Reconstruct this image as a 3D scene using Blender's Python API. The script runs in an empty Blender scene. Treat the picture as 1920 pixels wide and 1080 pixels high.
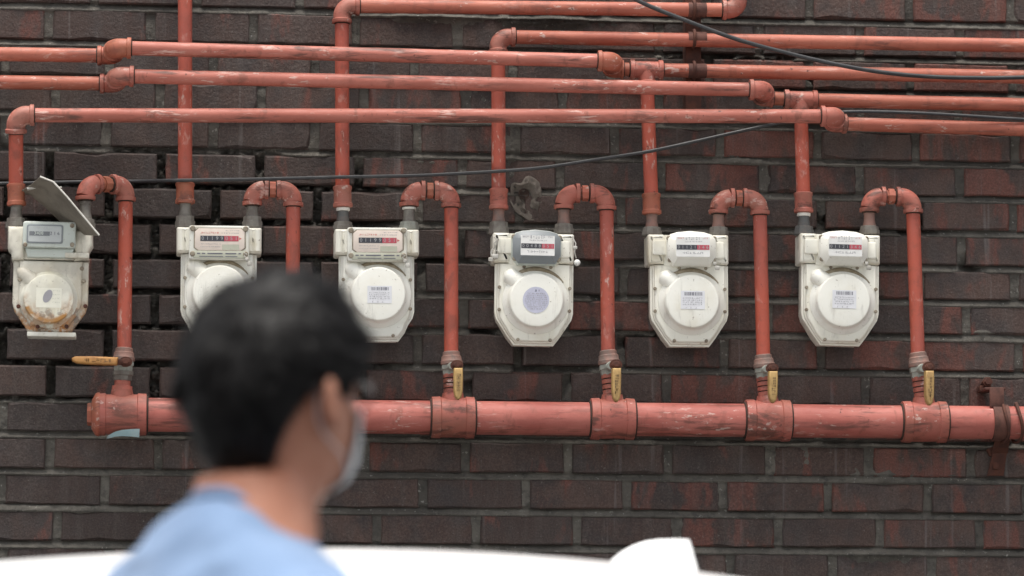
import bpy, bmesh, math, random
import numpy as np
from mathutils import Vector, Matrix, noise
from math import sin, cos, pi, radians, sqrt, atan2, exp

random.seed(7)
SC = bpy.context.scene
COL = SC.collection

# ------------------------------------------------------------------ camera
YAW, PITCH, ROLL = radians(5.1), radians(7.2), radians(0.2)
DIST, CAM_H, F_PX = 7.2, 1.17, 7200.0
cd = Vector((sin(YAW)*cos(PITCH), cos(YAW)*cos(PITCH), sin(PITCH)))
cr0 = Vector((cos(YAW), -sin(YAW), 0.0))
cu0 = cr0.cross(cd)
cr = cr0*cos(ROLL) + cu0*sin(ROLL)
cu = cu0*cos(ROLL) - cr0*sin(ROLL)
CAM = Vector((0, 0, CAM_H + DIST*sin(PITCH))) - cd*DIST
cam_d = bpy.data.cameras.new('camera')
cam_o = bpy.data.objects.new('camera', cam_d)
COL.objects.link(cam_o)
M = Matrix((cr, cu, -cd)).transposed().to_4x4()
M.translation = CAM
cam_o.matrix_world = M
cam_d.sensor_width = 36.0
cam_d.lens = 135.0
cam_d.clip_start = 0.05
cam_d.clip_end = 500.0
cam_d.dof.use_dof = True
cam_d.dof.focus_distance = 7.13
cam_d.dof.aperture_fstop = 3.0
SC.camera = cam_o

# ------------------------------------------------------------------ light
w = bpy.data.worlds.new('World')
SC.world = w
w.use_nodes = True
nt = w.node_tree
bg = nt.nodes['Background']
sky = nt.nodes.new('ShaderNodeTexSky')
sky.sky_type = 'NISHITA'
sky.sun_disc = False
SUN_EL, SUN_AZ = radians(79), radians(205)      # azimuth clockwise from +Y
sky.sun_elevation = SUN_EL
sky.sun_rotation = SUN_AZ
sky.air_density = 1.0
sky.dust_density = 3.0
sky.ozone_density = 1.0
hsv = nt.nodes.new('ShaderNodeHueSaturation')
hsv.inputs['Saturation'].default_value = 0.22
nt.links.new(sky.outputs[0], hsv.inputs['Color'])
nt.links.new(hsv.outputs[0], bg.inputs['Color'])
bg.inputs['Strength'].default_value = 0.075
sd = bpy.data.lights.new('sun', 'SUN')
sd.energy = 1.5
sd.angle = radians(32)
sd.color = (1.0, 0.96, 0.9)
so = bpy.data.objects.new('sun', sd)
COL.objects.link(so)
sdir = Vector((sin(SUN_AZ)*cos(SUN_EL), cos(SUN_AZ)*cos(SUN_EL), sin(SUN_EL)))
so.rotation_euler = (-sdir).to_track_quat('-Z', 'Y').to_euler()
so.location = (-3, -6, 12)
SC.view_settings.view_transform = 'Standard'
SC.view_settings.look = 'None'
SC.view_settings.exposure = 1.62
SC.view_settings.gamma = 1.0
SC.view_settings.use_curve_mapping = False

# ------------------------------------------------------------------ helpers
def P(px, py, dep=0.0):
    """survey of the place: the point seen at px, py of the photograph that stands dep metres out from the wall"""
    v = cd*F_PX + cr*(px-960.0) + cu*(540.0-py)
    t = (-dep - CAM.y)/v.y
    return CAM + v*t

def wloc(o):
    l = Vector((0, 0, 0))
    while o is not None:
        l += o.location
        o = o.parent
    return l

def offset_outline(pts, d):
    n = len(pts); out = []
    area = sum(pts[i][0]*pts[(i+1) % n][1]-pts[(i+1) % n][0]*pts[i][1] for i in range(n))
    s = 1 if area > 0 else -1
    for i in range(n):
        p0, p1, p2 = Vector(pts[i-1]), Vector(pts[i]), Vector(pts[(i+1) % n])
        e1 = (p1-p0).normalized(); e2 = (p2-p1).normalized()
        n1 = Vector((-e1.y, e1.x))*s; n2 = Vector((-e2.y, e2.x))*s
        m = n1+n2
        m = m/max(0.35, m.dot(n1)) if m.length > 1e-6 else n1
        out.append((p1.x+m.x*d, p1.y+m.y*d))
    return out

class MB:
    def __init__(self): self.v = []; self.f = []
    def add(self, vs, fs):
        b = len(self.v)
        self.v += [tuple(x) for x in vs]
        self.f += [tuple(i+b for i in f) for f in fs]
        return self
    def box(self, c, s, bevel=0.0, rot=None):
        hx, hy, hz = s[0]/2, s[1]/2, s[2]/2
        b = min(bevel, hx*.98, hy*.98, hz*.98)
        if b <= 0:
            vs = [Vector((x*hx, y*hy, z*hz)) for x in (-1, 1) for y in (-1, 1) for z in (-1, 1)]
            fs = [(0, 1, 3, 2), (4, 6, 7, 5), (0, 4, 5, 1), (2, 3, 7, 6), (0, 2, 6, 4), (1, 5, 7, 3)]
        else:
            bm = bmesh.new(); bmesh.ops.create_cube(bm, size=1)
            for v in bm.verts: v.co = Vector((v.co.x*s[0], v.co.y*s[1], v.co.z*s[2]))
            bmesh.ops.bevel(bm, geom=bm.edges[:], offset=b, segments=2, affect='EDGES', profile=0.5)
            bm.verts.index_update()
            vs = [v.co.copy() for v in bm.verts]; fs = [tuple(x.index for x in f.verts) for f in bm.faces]
            bm.free()
        if rot is not None: vs = [rot @ v for v in vs]
        return self.add([Vector(c)+v for v in vs], fs)
    def tube(self, pts, rad, n=14, caps=True, squash=None):
        pts = [Vector(p) for p in pts]
        if not isinstance(rad, (list, tuple)): rad = [rad]*len(pts)
        k = len(pts); vs = []; fs = []
        tang = []
        for i in range(k):
            a = pts[max(0, i-1)]; b = pts[min(k-1, i+1)]
            t = b-a
            tang.append(t.normalized() if t.length > 1e-9 else Vector((0, 0, 1)))
        up = Vector((0, 0, 1)) if abs(tang[0].z) < .9 else Vector((0, 1, 0))
        x = tang[0].cross(up).normalized()
        for i in range(k):
            x = (x - tang[i]*x.dot(tang[i]))
            x = x.normalized(); y = tang[i].cross(x)
            for j in range(n):
                a = 2*pi*j/n
                vs.append(pts[i] + (x*cos(a)+y*sin(a))*rad[i])
        for i in range(k-1):
            for j in range(n):
                j2 = (j+1) % n
                fs.append((i*n+j, i*n+j2, (i+1)*n+j2, (i+1)*n+j))
        if caps:
            fs.append(tuple(range(n-1, -1, -1))); fs.append(tuple((k-1)*n+j for j in range(n)))
        return self.add(vs, fs)
    def lathe(self, p0, axis, prof, n=24, phase=0.0):
        axis = Vector(axis).normalized()
        return self.tube_prof(Vector(p0), axis, prof, n, phase)
    def tube_prof(self, p0, axis, prof, n, phase):
        up = Vector((0, 0, 1)) if abs(axis.z) < .9 else Vector((0, 1, 0))
        x = axis.cross(up).normalized(); y = axis.cross(x)
        vs = []; fs = []
        for t, r in prof:
            for j in range(n):
                a = 2*pi*j/n+phase
                vs.append(p0+axis*t+(x*cos(a)+y*sin(a))*r)
        k = len(prof)
        for i in range(k-1):
            for j in range(n):
                j2 = (j+1) % n
                fs.append((i*n+j, i*n+j2, (i+1)*n+j2, (i+1)*n+j))
        fs.append(tuple(range(n-1, -1, -1))); fs.append(tuple((k-1)*n+j for j in range(n)))
        return self.add(vs, fs)
    def prism(self, pts, y0, y1, bevel=0.0, steps=2):
        """outline in x,z extruded from y0 (back) to y1 (front, nearer the viewer); front edge rounded"""
        n = len(pts); rings = [(y0, pts)]
        s = 1 if y1 > y0 else -1
        if bevel > 0:
            for i in range(steps+1):
                a = pi/2*i/steps
                rings.append((y1-s*bevel*(1-sin(a)), offset_outline(pts, bevel*(1-cos(a)))))
        else: rings.append((y1, pts))
        vs = []; fs = []
        for y, pp in rings:
            vs += [(p[0], y, p[1]) for p in pp]
        for i in range(len(rings)-1):
            for j in range(n):
                j2 = (j+1) % n
                fs.append((i*n+j, i*n+j2, (i+1)*n+j2, (i+1)*n+j))
        fs.append(tuple(range(n-1, -1, -1))); fs.append(tuple((len(rings)-1)*n+j for j in range(n)))
        return self.add(vs, fs)
    def build(self, name, mat, parent=None, sharp=35, smooth=True):
        o = wloc(parent) if parent is not None else Vector((0, 0, 0))
        me = bpy.data.meshes.new(name)
        me.from_pydata([(v[0]-o.x, v[1]-o.y, v[2]-o.z) for v in self.v], [], self.f)
        bm = bmesh.new(); bm.from_mesh(me)
        bmesh.ops.recalc_face_normals(bm, faces=bm.faces[:])
        bm.to_mesh(me); bm.free()
        me.materials.append(mat)
        if smooth:
            me.shade_smooth()
            me.set_sharp_from_angle(angle=radians(sharp))
        ob = bpy.data.objects.new(name, me)
        COL.objects.link(ob)
        ob.parent = parent
        return ob

def tag(o, label=None, cat=None, group=None, kind=None):
    if label: o['label'] = label
    if cat: o['category'] = cat
    if group: o['group'] = group
    if kind: o['kind'] = kind
    return o

def thing(name, label, cat, loc=(0, 0, 0), group=None):
    o = bpy.data.objects.new(name, None)
    o.empty_display_size = 0.05
    COL.objects.link(o)
    o.location = loc
    return tag(o, label, cat, group)

def copy_tree(o, parent=None):
    c = o.copy(); COL.objects.link(c); c.parent = parent
    for ch in list(o.children): copy_tree(ch, c)
    return c

def circle(cx, cz, r, n=40, a0=0, a1=2*pi, close=True):
    m = n if close else n-1
    return [(cx+r*cos(a0+(a1-a0)*i/m), cz+r*sin(a0+(a1-a0)*i/m)) for i in range(n)]

def rect(x0, z0, x1, z1): return [(x0, z0), (x1, z0), (x1, z1), (x0, z1)]

def rrect(x0, z0, x1, z1, r, k=4):
    out = []
    for cx, cz, a in ((x1-r, z1-r, 0), (x0+r, z1-r, pi/2), (x0+r, z0+r, pi), (x1-r, z0+r, 1.5*pi)):
        for i in range(k+1):
            t = a+pi/2*i/k
            out.append((cx+r*cos(t), cz+r*sin(t)))
    return out

# ------------------------------------------------------------------ materials
def new_mat(name, rough=0.6, metal=0.0, spec=0.5):
    m = bpy.data.materials.new(name)
    m.use_nodes = True
    b = m.node_tree.nodes['Principled BSDF']
    b.inputs['Roughness'].default_value = rough
    b.inputs['Metallic'].default_value = metal
    b.inputs['Specular IOR Level'].default_value = spec
    return m, m.node_tree, b

class G:
    """small node graph helper"""
    def __init__(self, nt): self.nt = nt; self.cache = {}
    def n(self, t, **kw):
        nd = self.nt.nodes.new(t)
        for k, v in kw.items(): setattr(nd, k, v)
        return nd
    def l(self, a, b): self.nt.links.new(a, b)
    def coord(self, kind):
        if kind not in self.cache:
            if kind == 'world': self.cache[kind] = self.n('ShaderNodeNewGeometry').outputs['Position']
            else:
                tc = self.n('ShaderNodeTexCoord').outputs['Object']
                oi = self.n('ShaderNodeObjectInfo').outputs['Random']
                ad = self.n('ShaderNodeVectorMath', operation='ADD')
                mu = self.n('ShaderNodeMath', operation='MULTIPLY'); mu.inputs[1].default_value = 37.0
                self.l(oi, mu.inputs[0]); self.l(tc, ad.inputs[0]); self.l(mu.outputs[0], ad.inputs[1])
                self.cache[kind] = ad.outputs[0]
                self.cache['rawobj'] = tc
        return self.cache[kind]
    def noise(self, coord, scale, detail=3, rough=0.55, stretch=None, dist=0.0, off=0.0):
        c = coord
        if stretch or off:
            mp = self.n('ShaderNodeMapping')
            if stretch: mp.inputs['Scale'].default_value = stretch
            mp.inputs['Location'].default_value = (off, off*.7, off*1.3)
            self.l(c, mp.inputs['Vector']); c = mp.outputs[0]
        t = self.n('ShaderNodeTexNoise')
        t.inputs['Scale'].default_value = scale
        t.inputs['Detail'].default_value = detail
        t.inputs['Roughness'].default_value = rough
        t.inputs['Distortion'].default_value = dist
        self.l(c, t.inputs['Vector'])
        return t.outputs['Fac']
    def ramp(self, f, lo, hi):
        r = self.n('ShaderNodeMapRange')
        r.inputs['From Min'].default_value = lo; r.inputs['From Max'].default_value = hi
        r.interpolation_type = 'SMOOTHSTEP'
        self.l(f, r.inputs['Value'])
        return r.outputs[0]
    def mul(self, a, b):
        m = self.n('ShaderNodeMath', operation='MULTIPLY')
        for i, x in enumerate((a, b)):
            if isinstance(x, (int, float)): m.inputs[i].default_value = x
            else: self.l(x, m.inputs[i])
        return m.outputs[0]
    def addf(self, a, b):
        m = self.n('ShaderNodeMath', operation='ADD')
        for i, x in enumerate((a, b)):
            if isinstance(x, (int, float)): m.inputs[i].default_value = x
            else: self.l(x, m.inputs[i])
        return m.outputs[0]
    def mix(self, fac, a, b):
        m = self.n('ShaderNodeMix', data_type='RGBA')
        if isinstance(fac, (int, float)): m.inputs[0].default_value = fac
        else: self.l(fac, m.inputs[0])
        for i, x in ((6, a), (7, b)):
            if isinstance(x, (tuple, list)): m.inputs[i].default_value = (*x, 1) if len(x) == 3 else x
            else: self.l(x, m.inputs[i])
        return m.outputs[2]
    def bump(self, h, strength, dist, bsdf):
        b = self.n('ShaderNodeBump')
        b.inputs['Strength'].default_value = strength
        b.inputs['Distance'].default_value = dist
        self.l(h, b.inputs['Height'])
        self.l(b.outputs[0], bsdf.inputs['Normal'])

def mat_pipe(name, base, alt, stretch, grime=0.5, pale=0.5, seed=0.0):
    m, t, b = new_mat(name, 0.55, 0, 0.4)
    g = G(t); c = g.coord('world')
    c1 = g.mix(g.ramp(g.noise(c, 7, 4, .6, stretch, 0, seed), .35, .68), base, alt)
    # grime streaked along the run
    gr = g.ramp(g.noise(c, 8, 6, .7, (stretch[0]*1.0, stretch[1]*2.6, stretch[2]*2.6), .4, seed+3), .50, .64)
    gl = g.ramp(g.noise(c, 3.4, 3, .6, None, 0, seed+51), .28, .52)
    c2 = g.mix(g.mul(g.mul(gr, gl), grime), c1, (.115, .045, .033))
    st = g.ramp(g.noise(c, 38, 4, .65, (stretch[1]*.35, stretch[1]*.35, stretch[0]*.35), .2, seed+61), .56, .68)
    c2 = g.mix(g.mul(st, grime*.6), c2, (.17, .06, .04))
    pl = g.ramp(g.noise(c, 11, 6, .7, (stretch[0]*1.0, stretch[1]*2.2, stretch[2]*2.2), .3, seed+9), .57, .66)
    lm = g.ramp(g.noise(c, 2.6, 3, .6, None, 0, seed+33), .42, .54)
    pl = g.mul(pl, lm)
    c3 = g.mix(g.mul(pl, pale), c2, (.62, .42, .36))
    ch = g.ramp(g.noise(c, 70, 4, .65, (stretch[0]*.5, stretch[1]*.5, stretch[2]*.5), .3, seed+5), .60, .65)
    ch = g.mul(ch, g.ramp(g.noise(c, 9, 2, .5, None, 0, seed+25), .48, .60))
    c4 = g.mix(g.mul(ch, .55), c3, (.58, .47, .41))
    sp = g.ramp(g.noise(c, 75, 3, .6, None, 0, seed+15), .68, .74)
    c5 = g.mix(g.mul(sp, .8), c4, (.07, .028, .02))
    g.l(c5, b.inputs['Base Color'])
    g.l(g.addf(g.mul(g.noise(c, 60, 3), .3), .42), b.inputs['Roughness'])
    g.bump(g.noise(c, 220, 4, .6), .35, .0012, b)
    return m

H = (1, 3, 3); V = (3, 3, 1)
PIPE_H = mat_pipe('pipe_paint_faded_pink', (.43, .142, .104), (.34, .098, .068), H, 1.0, .75, 0)
PIPE_T = mat_pipe('pipe_paint_orange', (.43, .135, .085), (.35, .095, .06), H, .65, .4, 21)
PIPE_V = mat_pipe('pipe_paint_red', (.42, .085, .050), (.35, .085, .06), V, .45, .35, 40)
PIPE_M = mat_pipe('pipe_paint_main', (.44, .140, .110), (.34, .088, .068), H, .75, .5, 70)
FIT = mat_pipe('fitting_paint', (.39, .112, .08), (.33, .13, .095), (2, 2, 2), .9, .55, 90)
FIT2 = mat_pipe('fitting_paint_brown', (.32, .105, .06), (.40, .11, .07), (2, 2, 2), .7, .6, 120)

def mat_metal(name, base, dirt, rough=.55, metal=.5, scale=40, amt=.7):
    m, t, b = new_mat(name, rough, metal, .4)
    g = G(t); c = g.coord('world')
    col = g.mix(g.mul(g.ramp(g.noise(c, scale, 5, .65), .4, .65), amt), base, dirt)
    g.l(col, b.inputs['Base Color'])
    g.bump(g.noise(c, 260, 4, .6), .4, .001, b)
    return m
GALV = mat_metal('galvanised_grey', (.20, .185, .16), (.10, .08, .068), .6, .2)
GALV2 = mat_metal('dark_galvanised', (.11, .11, .105), (.17, .14, .12), .6, .3)
PTFE = mat_metal('thread_tape_white', (.7, .68, .62), (.45, .38, .32), .7, 0)
PINKNIP = mat_metal('overpainted_nipple', (.26, .145, .115), (.14, .12, .105), .65, .1)
RUST = mat_metal('rust', (.095, .035, .022), (.045, .02, .016), .85, .05, 60)
RUSTB = mat_metal('rusty_paint', (.125, .052, .038), (.05, .022, .017), .8, .05, 50)
BRASSY = mat_metal('yellow_grip', (.45, .29, .11), (.30, .18, .07), .5, 0, 45, .8)
ORANGEG = mat_metal('orange_grip', (.46, .23, .07), (.30, .13, .04), .5, 0, 45, .8)
GRIPTXT = mat_metal('grip_lettering', (.16, .10, .04), (.10, .06, .03), .6, 0)
CABLE = mat_metal('cable_black', (.028, .028, .03), (.05, .05, .05), .45, 0, 30)
SILVERPAINT = mat_metal('grey_green_union', (.30, .31, .27), (.20, .19, .16), .6, .2)

def mat_enamel(name, base, stain=(.45, .38, .26), amt=.45, rough=.38, rust=0.0, grime=.3, ring=False):
    m, t, b = new_mat(name, rough, 0, .5)
    g = G(t); c = g.coord('obj')
    col = g.mix(g.mul(g.ramp(g.noise(c, 13, 5, .6), .45, .75), amt), base, stain)
    col = g.mix(g.mul(g.ramp(g.noise(c, 24, 5, .65, (3, 1, .6), 0, 4), .55, .75), grime), col, (.22, .19, .14))
    col = g.mix(g.mul(g.ramp(g.noise(c, 170, 2, .5, None, 0, 8), .68, .74), .6), col, (.25, .2, .15))
    if rust > 0:
        raw = g.cache['rawobj']
        sx = g.n('ShaderNodeSeparateXYZ'); g.l(raw, sx.inputs[0])
        low = g.ramp(sx.outputs['Z'], -.128, -.166)
        rn = g.ramp(g.noise(c, 32, 5, .65, None, .4, 12), .44, .54)
        col = g.mix(g.mul(g.mul(rn, low), rust), col, (.42, .17, .035))
        rn2 = g.ramp(g.noise(c, 45, 5, .65, None, .4, 19), .53, .60)
        col = g.mix(g.mul(g.mul(rn2, low), rust), col, (.10, .045, .025))
        if ring:
            r2 = g.addf(g.mul(g.addf(sx.outputs['X'], -.001), g.addf(sx.outputs['X'], -.001)), g.mul(g.addf(sx.outputs['Z'], .133), g.addf(sx.outputs['Z'], .133)))
            rm = g.mul(g.mul(g.ramp(r2, .034**2, .040**2), g.ramp(r2, .048**2, .0445**2)), g.ramp(sx.outputs['Z'], -.118, -.146))
            col = g.mix(g.mul(rm, g.ramp(g.noise(c, 30, 4, .6, None, .3, 41), .38, .54)), col, (.42, .20, .05))
        gn = g.ramp(g.noise(c, 18, 4, .6, None, 0, 29), .45, .62)
        col = g.mix(g.mul(gn, .5*rust), col, (.30, .27, .22))
    g.l(col, b.inputs['Base Color'])
    g.bump(g.noise(c, 180, 3, .6), .15, .0008, b)
    return m
CREAM = mat_enamel('meter_enamel_cream', (.76, .735, .64), (.50, .43, .28), .55, .40, 0, .5)
CREAM2 = mat_enamel('meter_enamel_greyed', (.70, .69, .62), (.42, .38, .28), .6, .42, 0, .5)
OLDCREAM = mat_enamel('meter_enamel_rusting', (.64, .61, .52), (.40, .33, .22), .7, .5, 1.0, .6)
OLDYEL = mat_enamel('old_cover_yellowed', (.72, .70, .60), (.64, .58, .36), .5, .5, .6, .3, True)
DISC = mat_enamel('meter_cover_white', (.80, .785, .71), (.60, .54, .40), .4, .38, 0, .3)
IDXGREY = mat_enamel('index_grey_plastic', (.22, .24, .25), (.18, .19, .18), .3, .35, 0, .3)
IDXPALE = mat_enamel('index_pale_grey', (.52, .56, .51), (.36, .37, .33), .4, .35, 0, .35)
IDXCREAM = mat_enamel('index_cream_plastic', (.79, .77, .69), (.6, .56, .45), .3, .32, 0, .15)
IDXGREEN = mat_enamel('index_lower_greygreen', (.44, .44, .35), (.30, .28, .2), .5, .45, 0, .4)
RIDGE_SHADE = mat_metal('meter_ridge_shadow', (.20, .16, .10), (.33, .28, .2), .8, 0, 60)  # dark brown puts the shadow crescent above the meter cover into colour
def flat(name, col, rough=.6, metal=0): 
    m, t, b = new_mat(name, rough, metal)
    g = G(t); c = g.coord('obj')
    cc = g.mix(g.mul(g.ramp(g.noise(c, 70, 4), .35, .7), .25), col, tuple(x*.7 for x in col))
    g.l(cc, b.inputs['Base Color'])
    return m
PLATE_W = flat('print_white', (.74, .73, .70)); PLATE_P = flat('print_pinkish', (.70, .60, .52))
BLACK = flat('print_black', (.045, .045, .055)); REDP = flat('print_red', (.46, .075, .10))
REDTXT = flat('print_red_text', (.55, .14, .12)); GREYTXT = flat('print_grey_text', (.30, .29, .31))
DIGIT = flat('digit_white', (.36, .36, .36)); LAV = flat('sticker_lavender', (.50, .50, .60)); STICK = flat('sticker_white', (.70, .70, .72))
DARKTXT = flat('print_dark', (.10, .10, .13)); YSTICK = flat('sticker_yellowed', (.735, .715, .605)); LENSGREY = flat('window_grey', (.46, .48, .47), .3); OLDSTRIP = flat('old_drum_grey', (.17, .18, .19))
SCREW = mat_metal('screw_steel', (.33, .29, .22), (.14, .10, .07), .5, .5)
BALLW = flat('seal_white', (.75, .74, .70), .4)
LEAD = mat_metal('seal_lead', (.55, .53, .48), (.3, .28, .24), .5, .2)
OLDPLATE = mat_metal('loose_plate_grimy_shade', (.21, .185, .15), (.12, .10, .08), .7, .1, 18)  # grimy brown, darkened further for the shade on the plate's underside
PLATEDGE = mat_metal('loose_plate_lit_edge', (.62, .60, .55), (.45, .42, .36), .5, .1, 30)  # pale colour paints the light caught along the plate's edge
BLUEP = mat_metal('pale_blue_plastic', (.42, .60, .64), (.60, .70, .70), .5, 0, 25)

# ------------------------------------------------------------------ ground
gm, t, b = new_mat('asphalt', .9)
g = G(t); c = g.coord('world')
col = g.mix(g.ramp(g.noise(c, 2.5, 6, .6), .3, .7), (.026, .026, .027), (.045, .043, .041))
col = g.mix(g.ramp(g.noise(c, 160, 3), .5, .75), col, (.13, .13, .125))
g.l(col, b.inputs['Base Color']); g.bump(g.noise(c, 180, 4), .6, .006, b)
mb = MB(); S = 60
mb.add([(-S, -S, 0), (S, -S, 0), (S, S, 0), (-S, S, 0)], [(0, 1, 2, 3)])
tag(mb.build('ground', gm, None, smooth=False), 'dark asphalt lane running along the brick wall', kind='structure')

# ------------------------------------------------------------------ brick wall
bm_, t, b = new_mat('brick_clinker', .72, 0, .35)
g = G(t); c = g.coord('world'); oc = g.coord('obj')
at = g.n('ShaderNodeAttribute'); at.attribute_type = 'OBJECT'; at.attribute_name = 'redness'
at2 = g.n('ShaderNodeAttribute'); at2.attribute_type = 'OBJECT'; at2.attribute_name = 'tone'
base = g.mix(at2.outputs['Fac'], (.048, .032, .027), (.112, .066, .052))
base = g.mix(g.ramp(g.noise(oc, 14, 4, .6), .4, .7), base, (.056, .044, .041))
pt = g.noise(oc, 16, 4, .62, (1.0, .05, .40), .25, 3)
thr = g.addf(pt, g.addf(g.mul(at.outputs['Fac'], .30), -.30))
base = g.mix(g.mul(g.ramp(thr, .37, .47), .78), base, (.185, .060, .042))
fl = g.ramp(g.noise(oc, 40, 4, .65, (1.6, 1, .5), 0, 7), .52, .7)
base = g.mix(g.mul(fl, .35), base, (.10, .080, .070))
vb = g.ramp(g.noise(oc, 30, 3, .6, (1.0, .05, .06), 0, 13), .48, .70)
base = g.mix(g.mul(vb, .35), base, (.105, .086, .076))
dk = g.ramp(g.noise(c, 10, 5, .65, None, .2, 17), .50, .68)
base = g.mix(g.mul(dk, .45), base, (.030, .025, .024))
gritty = g.noise(c, 330, 3, .6)
base = g.mix(g.ramp(gritty, .35, .75), g.mix(.38, base, (.016, .012, .011)), g.mix(.07, base, (.25, .22, .2)))
sp = g.ramp(g.noise(c, 240, 2, .5), .66, .72)
base = g.mix(g.mul(sp, .5), base, (.02, .016, .016))
sp2 = g.ramp(g.noise(c, 190, 2, .5, None, 0, 6), .69, .74)
base = g.mix(g.mul(sp2, .45), base, (.2, .18, .16))
drip = g.ramp(g.noise(c, 13, 4, .6, (4, 1, .16), 0, 11), .60, .72)
base = g.mix(g.mul(drip, .38), base, (.19, .175, .165))
g.l(base, b.inputs['Base Color'])
g.l(g.addf(g.mul(g.noise(oc, 30, 3), .35), .5), b.inputs['Roughness'])
g.bump(g.noise(c, 130, 6, .7), .8, .0035, b)
BRICK = bm_
mm, t, b = new_mat('mortar_old', .95, 0, .2)
g = G(t); c = g.coord('world')
col = g.mix(g.ramp(g.noise(c, 5, 5, .6), .35, .7), (.085, .078, .068), (.165, .152, .13))
col = g.mix(g.mul(g.ramp(g.noise(c, 50, 5, .7), .45, .7), .8), col, (.065, .062, .056))
col = g.mix(g.mul(g.ramp(g.noise(c, 120, 3, .6, None, 0, 5), .62, .72), .7), col, (.30, .29, .26))
g.l(col, b.inputs['Base Color']); g.bump(g.noise(c, 150, 5, .7), .8, .006, b)
MORTAR = mm

ROWS_L = [15.5, 83, 150, 215, 283, 351, 417, 485, 549, 615, 685, 755, 822, 888, 958]
ROWS_R = [53, 121, 183, 252, 314, 377, 442, 507, 573, 640, 707, None, 837, 908, 973]
tops = []
for l, r in zip(ROWS_L, ROWS_R):
    zl = P(100, l).z
    tops.append((zl+P(1750, r).z)/2 if r else zl)
PITCH_Z = 0.0671
tops = [tops[0]+PITCH_Z*2, tops[0]+PITCH_Z] + tops + [tops[-1]-PITCH_Z, tops[-1]-2*PITCH_Z]
JO = {  # head joints of each course
 2: [91, 283, 475, 667, 858, 1047, 1236, 1424, 1613, 1800],
 1: [-15, 178, 370, 562, 754, 945, 1136, 1327, 1518, 1705, 1895],
 3: [10, 205, 400, 590, 777, 962, 1145, 1330, 1518, 1707, 1898],
 4: [105, 300, 490, 683, 873, 1055, 1237, 1425, 1613, 1797],
 5: [10, 200, 400, 590, 783, 967, 1153, 1350, 1533, 1717, 1903],
 6: [93, 303, 487, 673, 867, 1050, 1240, 1432, 1613, 1800],
 7: [15, 205, 405, 595, 785, 975, 1165, 1350, 1540, 1722, 1900],
 8: [95, 290, 485, 675, 865, 1055, 1245, 1430, 1617, 1803],
 9: [10, 203, 400, 595, 790, 980, 1170, 1355, 1540, 1725, 1903],
 10: [95, 290, 485, 678, 870, 1060, 1250, 1440, 1625, 1812],
 11: [5, 203, 398, 590, 783, 972, 1165, 1358, 1540, 1725, 1910],
 12: [95, 290, 485, 680, 877, 1063, 1250, 1435, 1623, 1810],
 13: [5, 200, 393, 585, 780, 972, 1160, 1350, 1535, 1722, 1905],
 14: [93, 297, 490, 685, 873, 1065, 1253, 1443, 1630, 1820],
 15: [2, 197, 393, 590, 793, 987, 1175, 1357, 1553, 1740, 1925],
 16: [107, 300, 505, 707, 893, 1082, 1270, 1460, 1650, 1837],
 17: [5, 205, 400, 600, 800, 990, 1180, 1370, 1560, 1747, 1935]}
BR_P = 0.1905
wall = thing('brick_wall', 'old wall of dark purple brown clinker bricks with grey mortar behind the pipes', 'wall', (0, 0, 0))
JW, JH = 0.0165, 0.0125
BLACKGAP = mat_metal('gap_and_hole_dark', (.05, .028, .02), (.025, .02, .017), .9, 0, 80)  # dark tone for the fitting gaps, also painted inside the mortar hole
rnd = random.Random(11)
field = MB()
def brick_shape(x0, x1, z0, z1, r, fine=True):
    """closed brick with an uneven worn arris: back ring, edge ring, face ring"""
    dy = r.uniform(-.0022, .0022)
    skew = r.uniform(-.0012, .0012)
    long_n = 5
    pts = []
    for i in range(long_n): pts.append((x0+(x1-x0)*i/long_n, z0))
    pts += [(x1, z0), (x1, (z0+z1)/2)]
    for i in range(long_n): pts.append((x1+(x0-x1)*i/long_n, z1))
    pts += [(x0, z1), (x0, (z0+z1)/2)]
    j = [(p[0]+r.gauss(0, .0006), p[1]+r.gauss(0, .0004)+skew*(p[0]-x0)/(x1-x0)) for p in pts]
    n = len(j)
    bev = [abs(r.gauss(.0016, .0005))+.0008 + (r.random() < .06)*r.uniform(.002, .005) + (.0014 if p_[1] > (z0+z1)/2+.01 else 0) for p_ in j]
    inn = offset_outline(j, 1.0)
    vs = [(p[0], .055, p[1]) for p in j]
    vs += [(p[0], dy+bv, p[1]) for p, bv in zip(j, bev)]
    vs += [(p[0]+(q[0]-p[0])*bv, dy, p[1]+(q[1]-p[1])*bv) for p, q, bv in zip(j, inn, bev)]
    fs = []
    for k in range(2):
        for i in range(n):
            i2 = (i+1) % n
            fs.append((k*n+i, k*n+i2, (k+1)*n+i2, (k+1)*n+i))
    fs.append(tuple(2*n+i for i in range(n)))
    return vs, fs
n_br = 0
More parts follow.
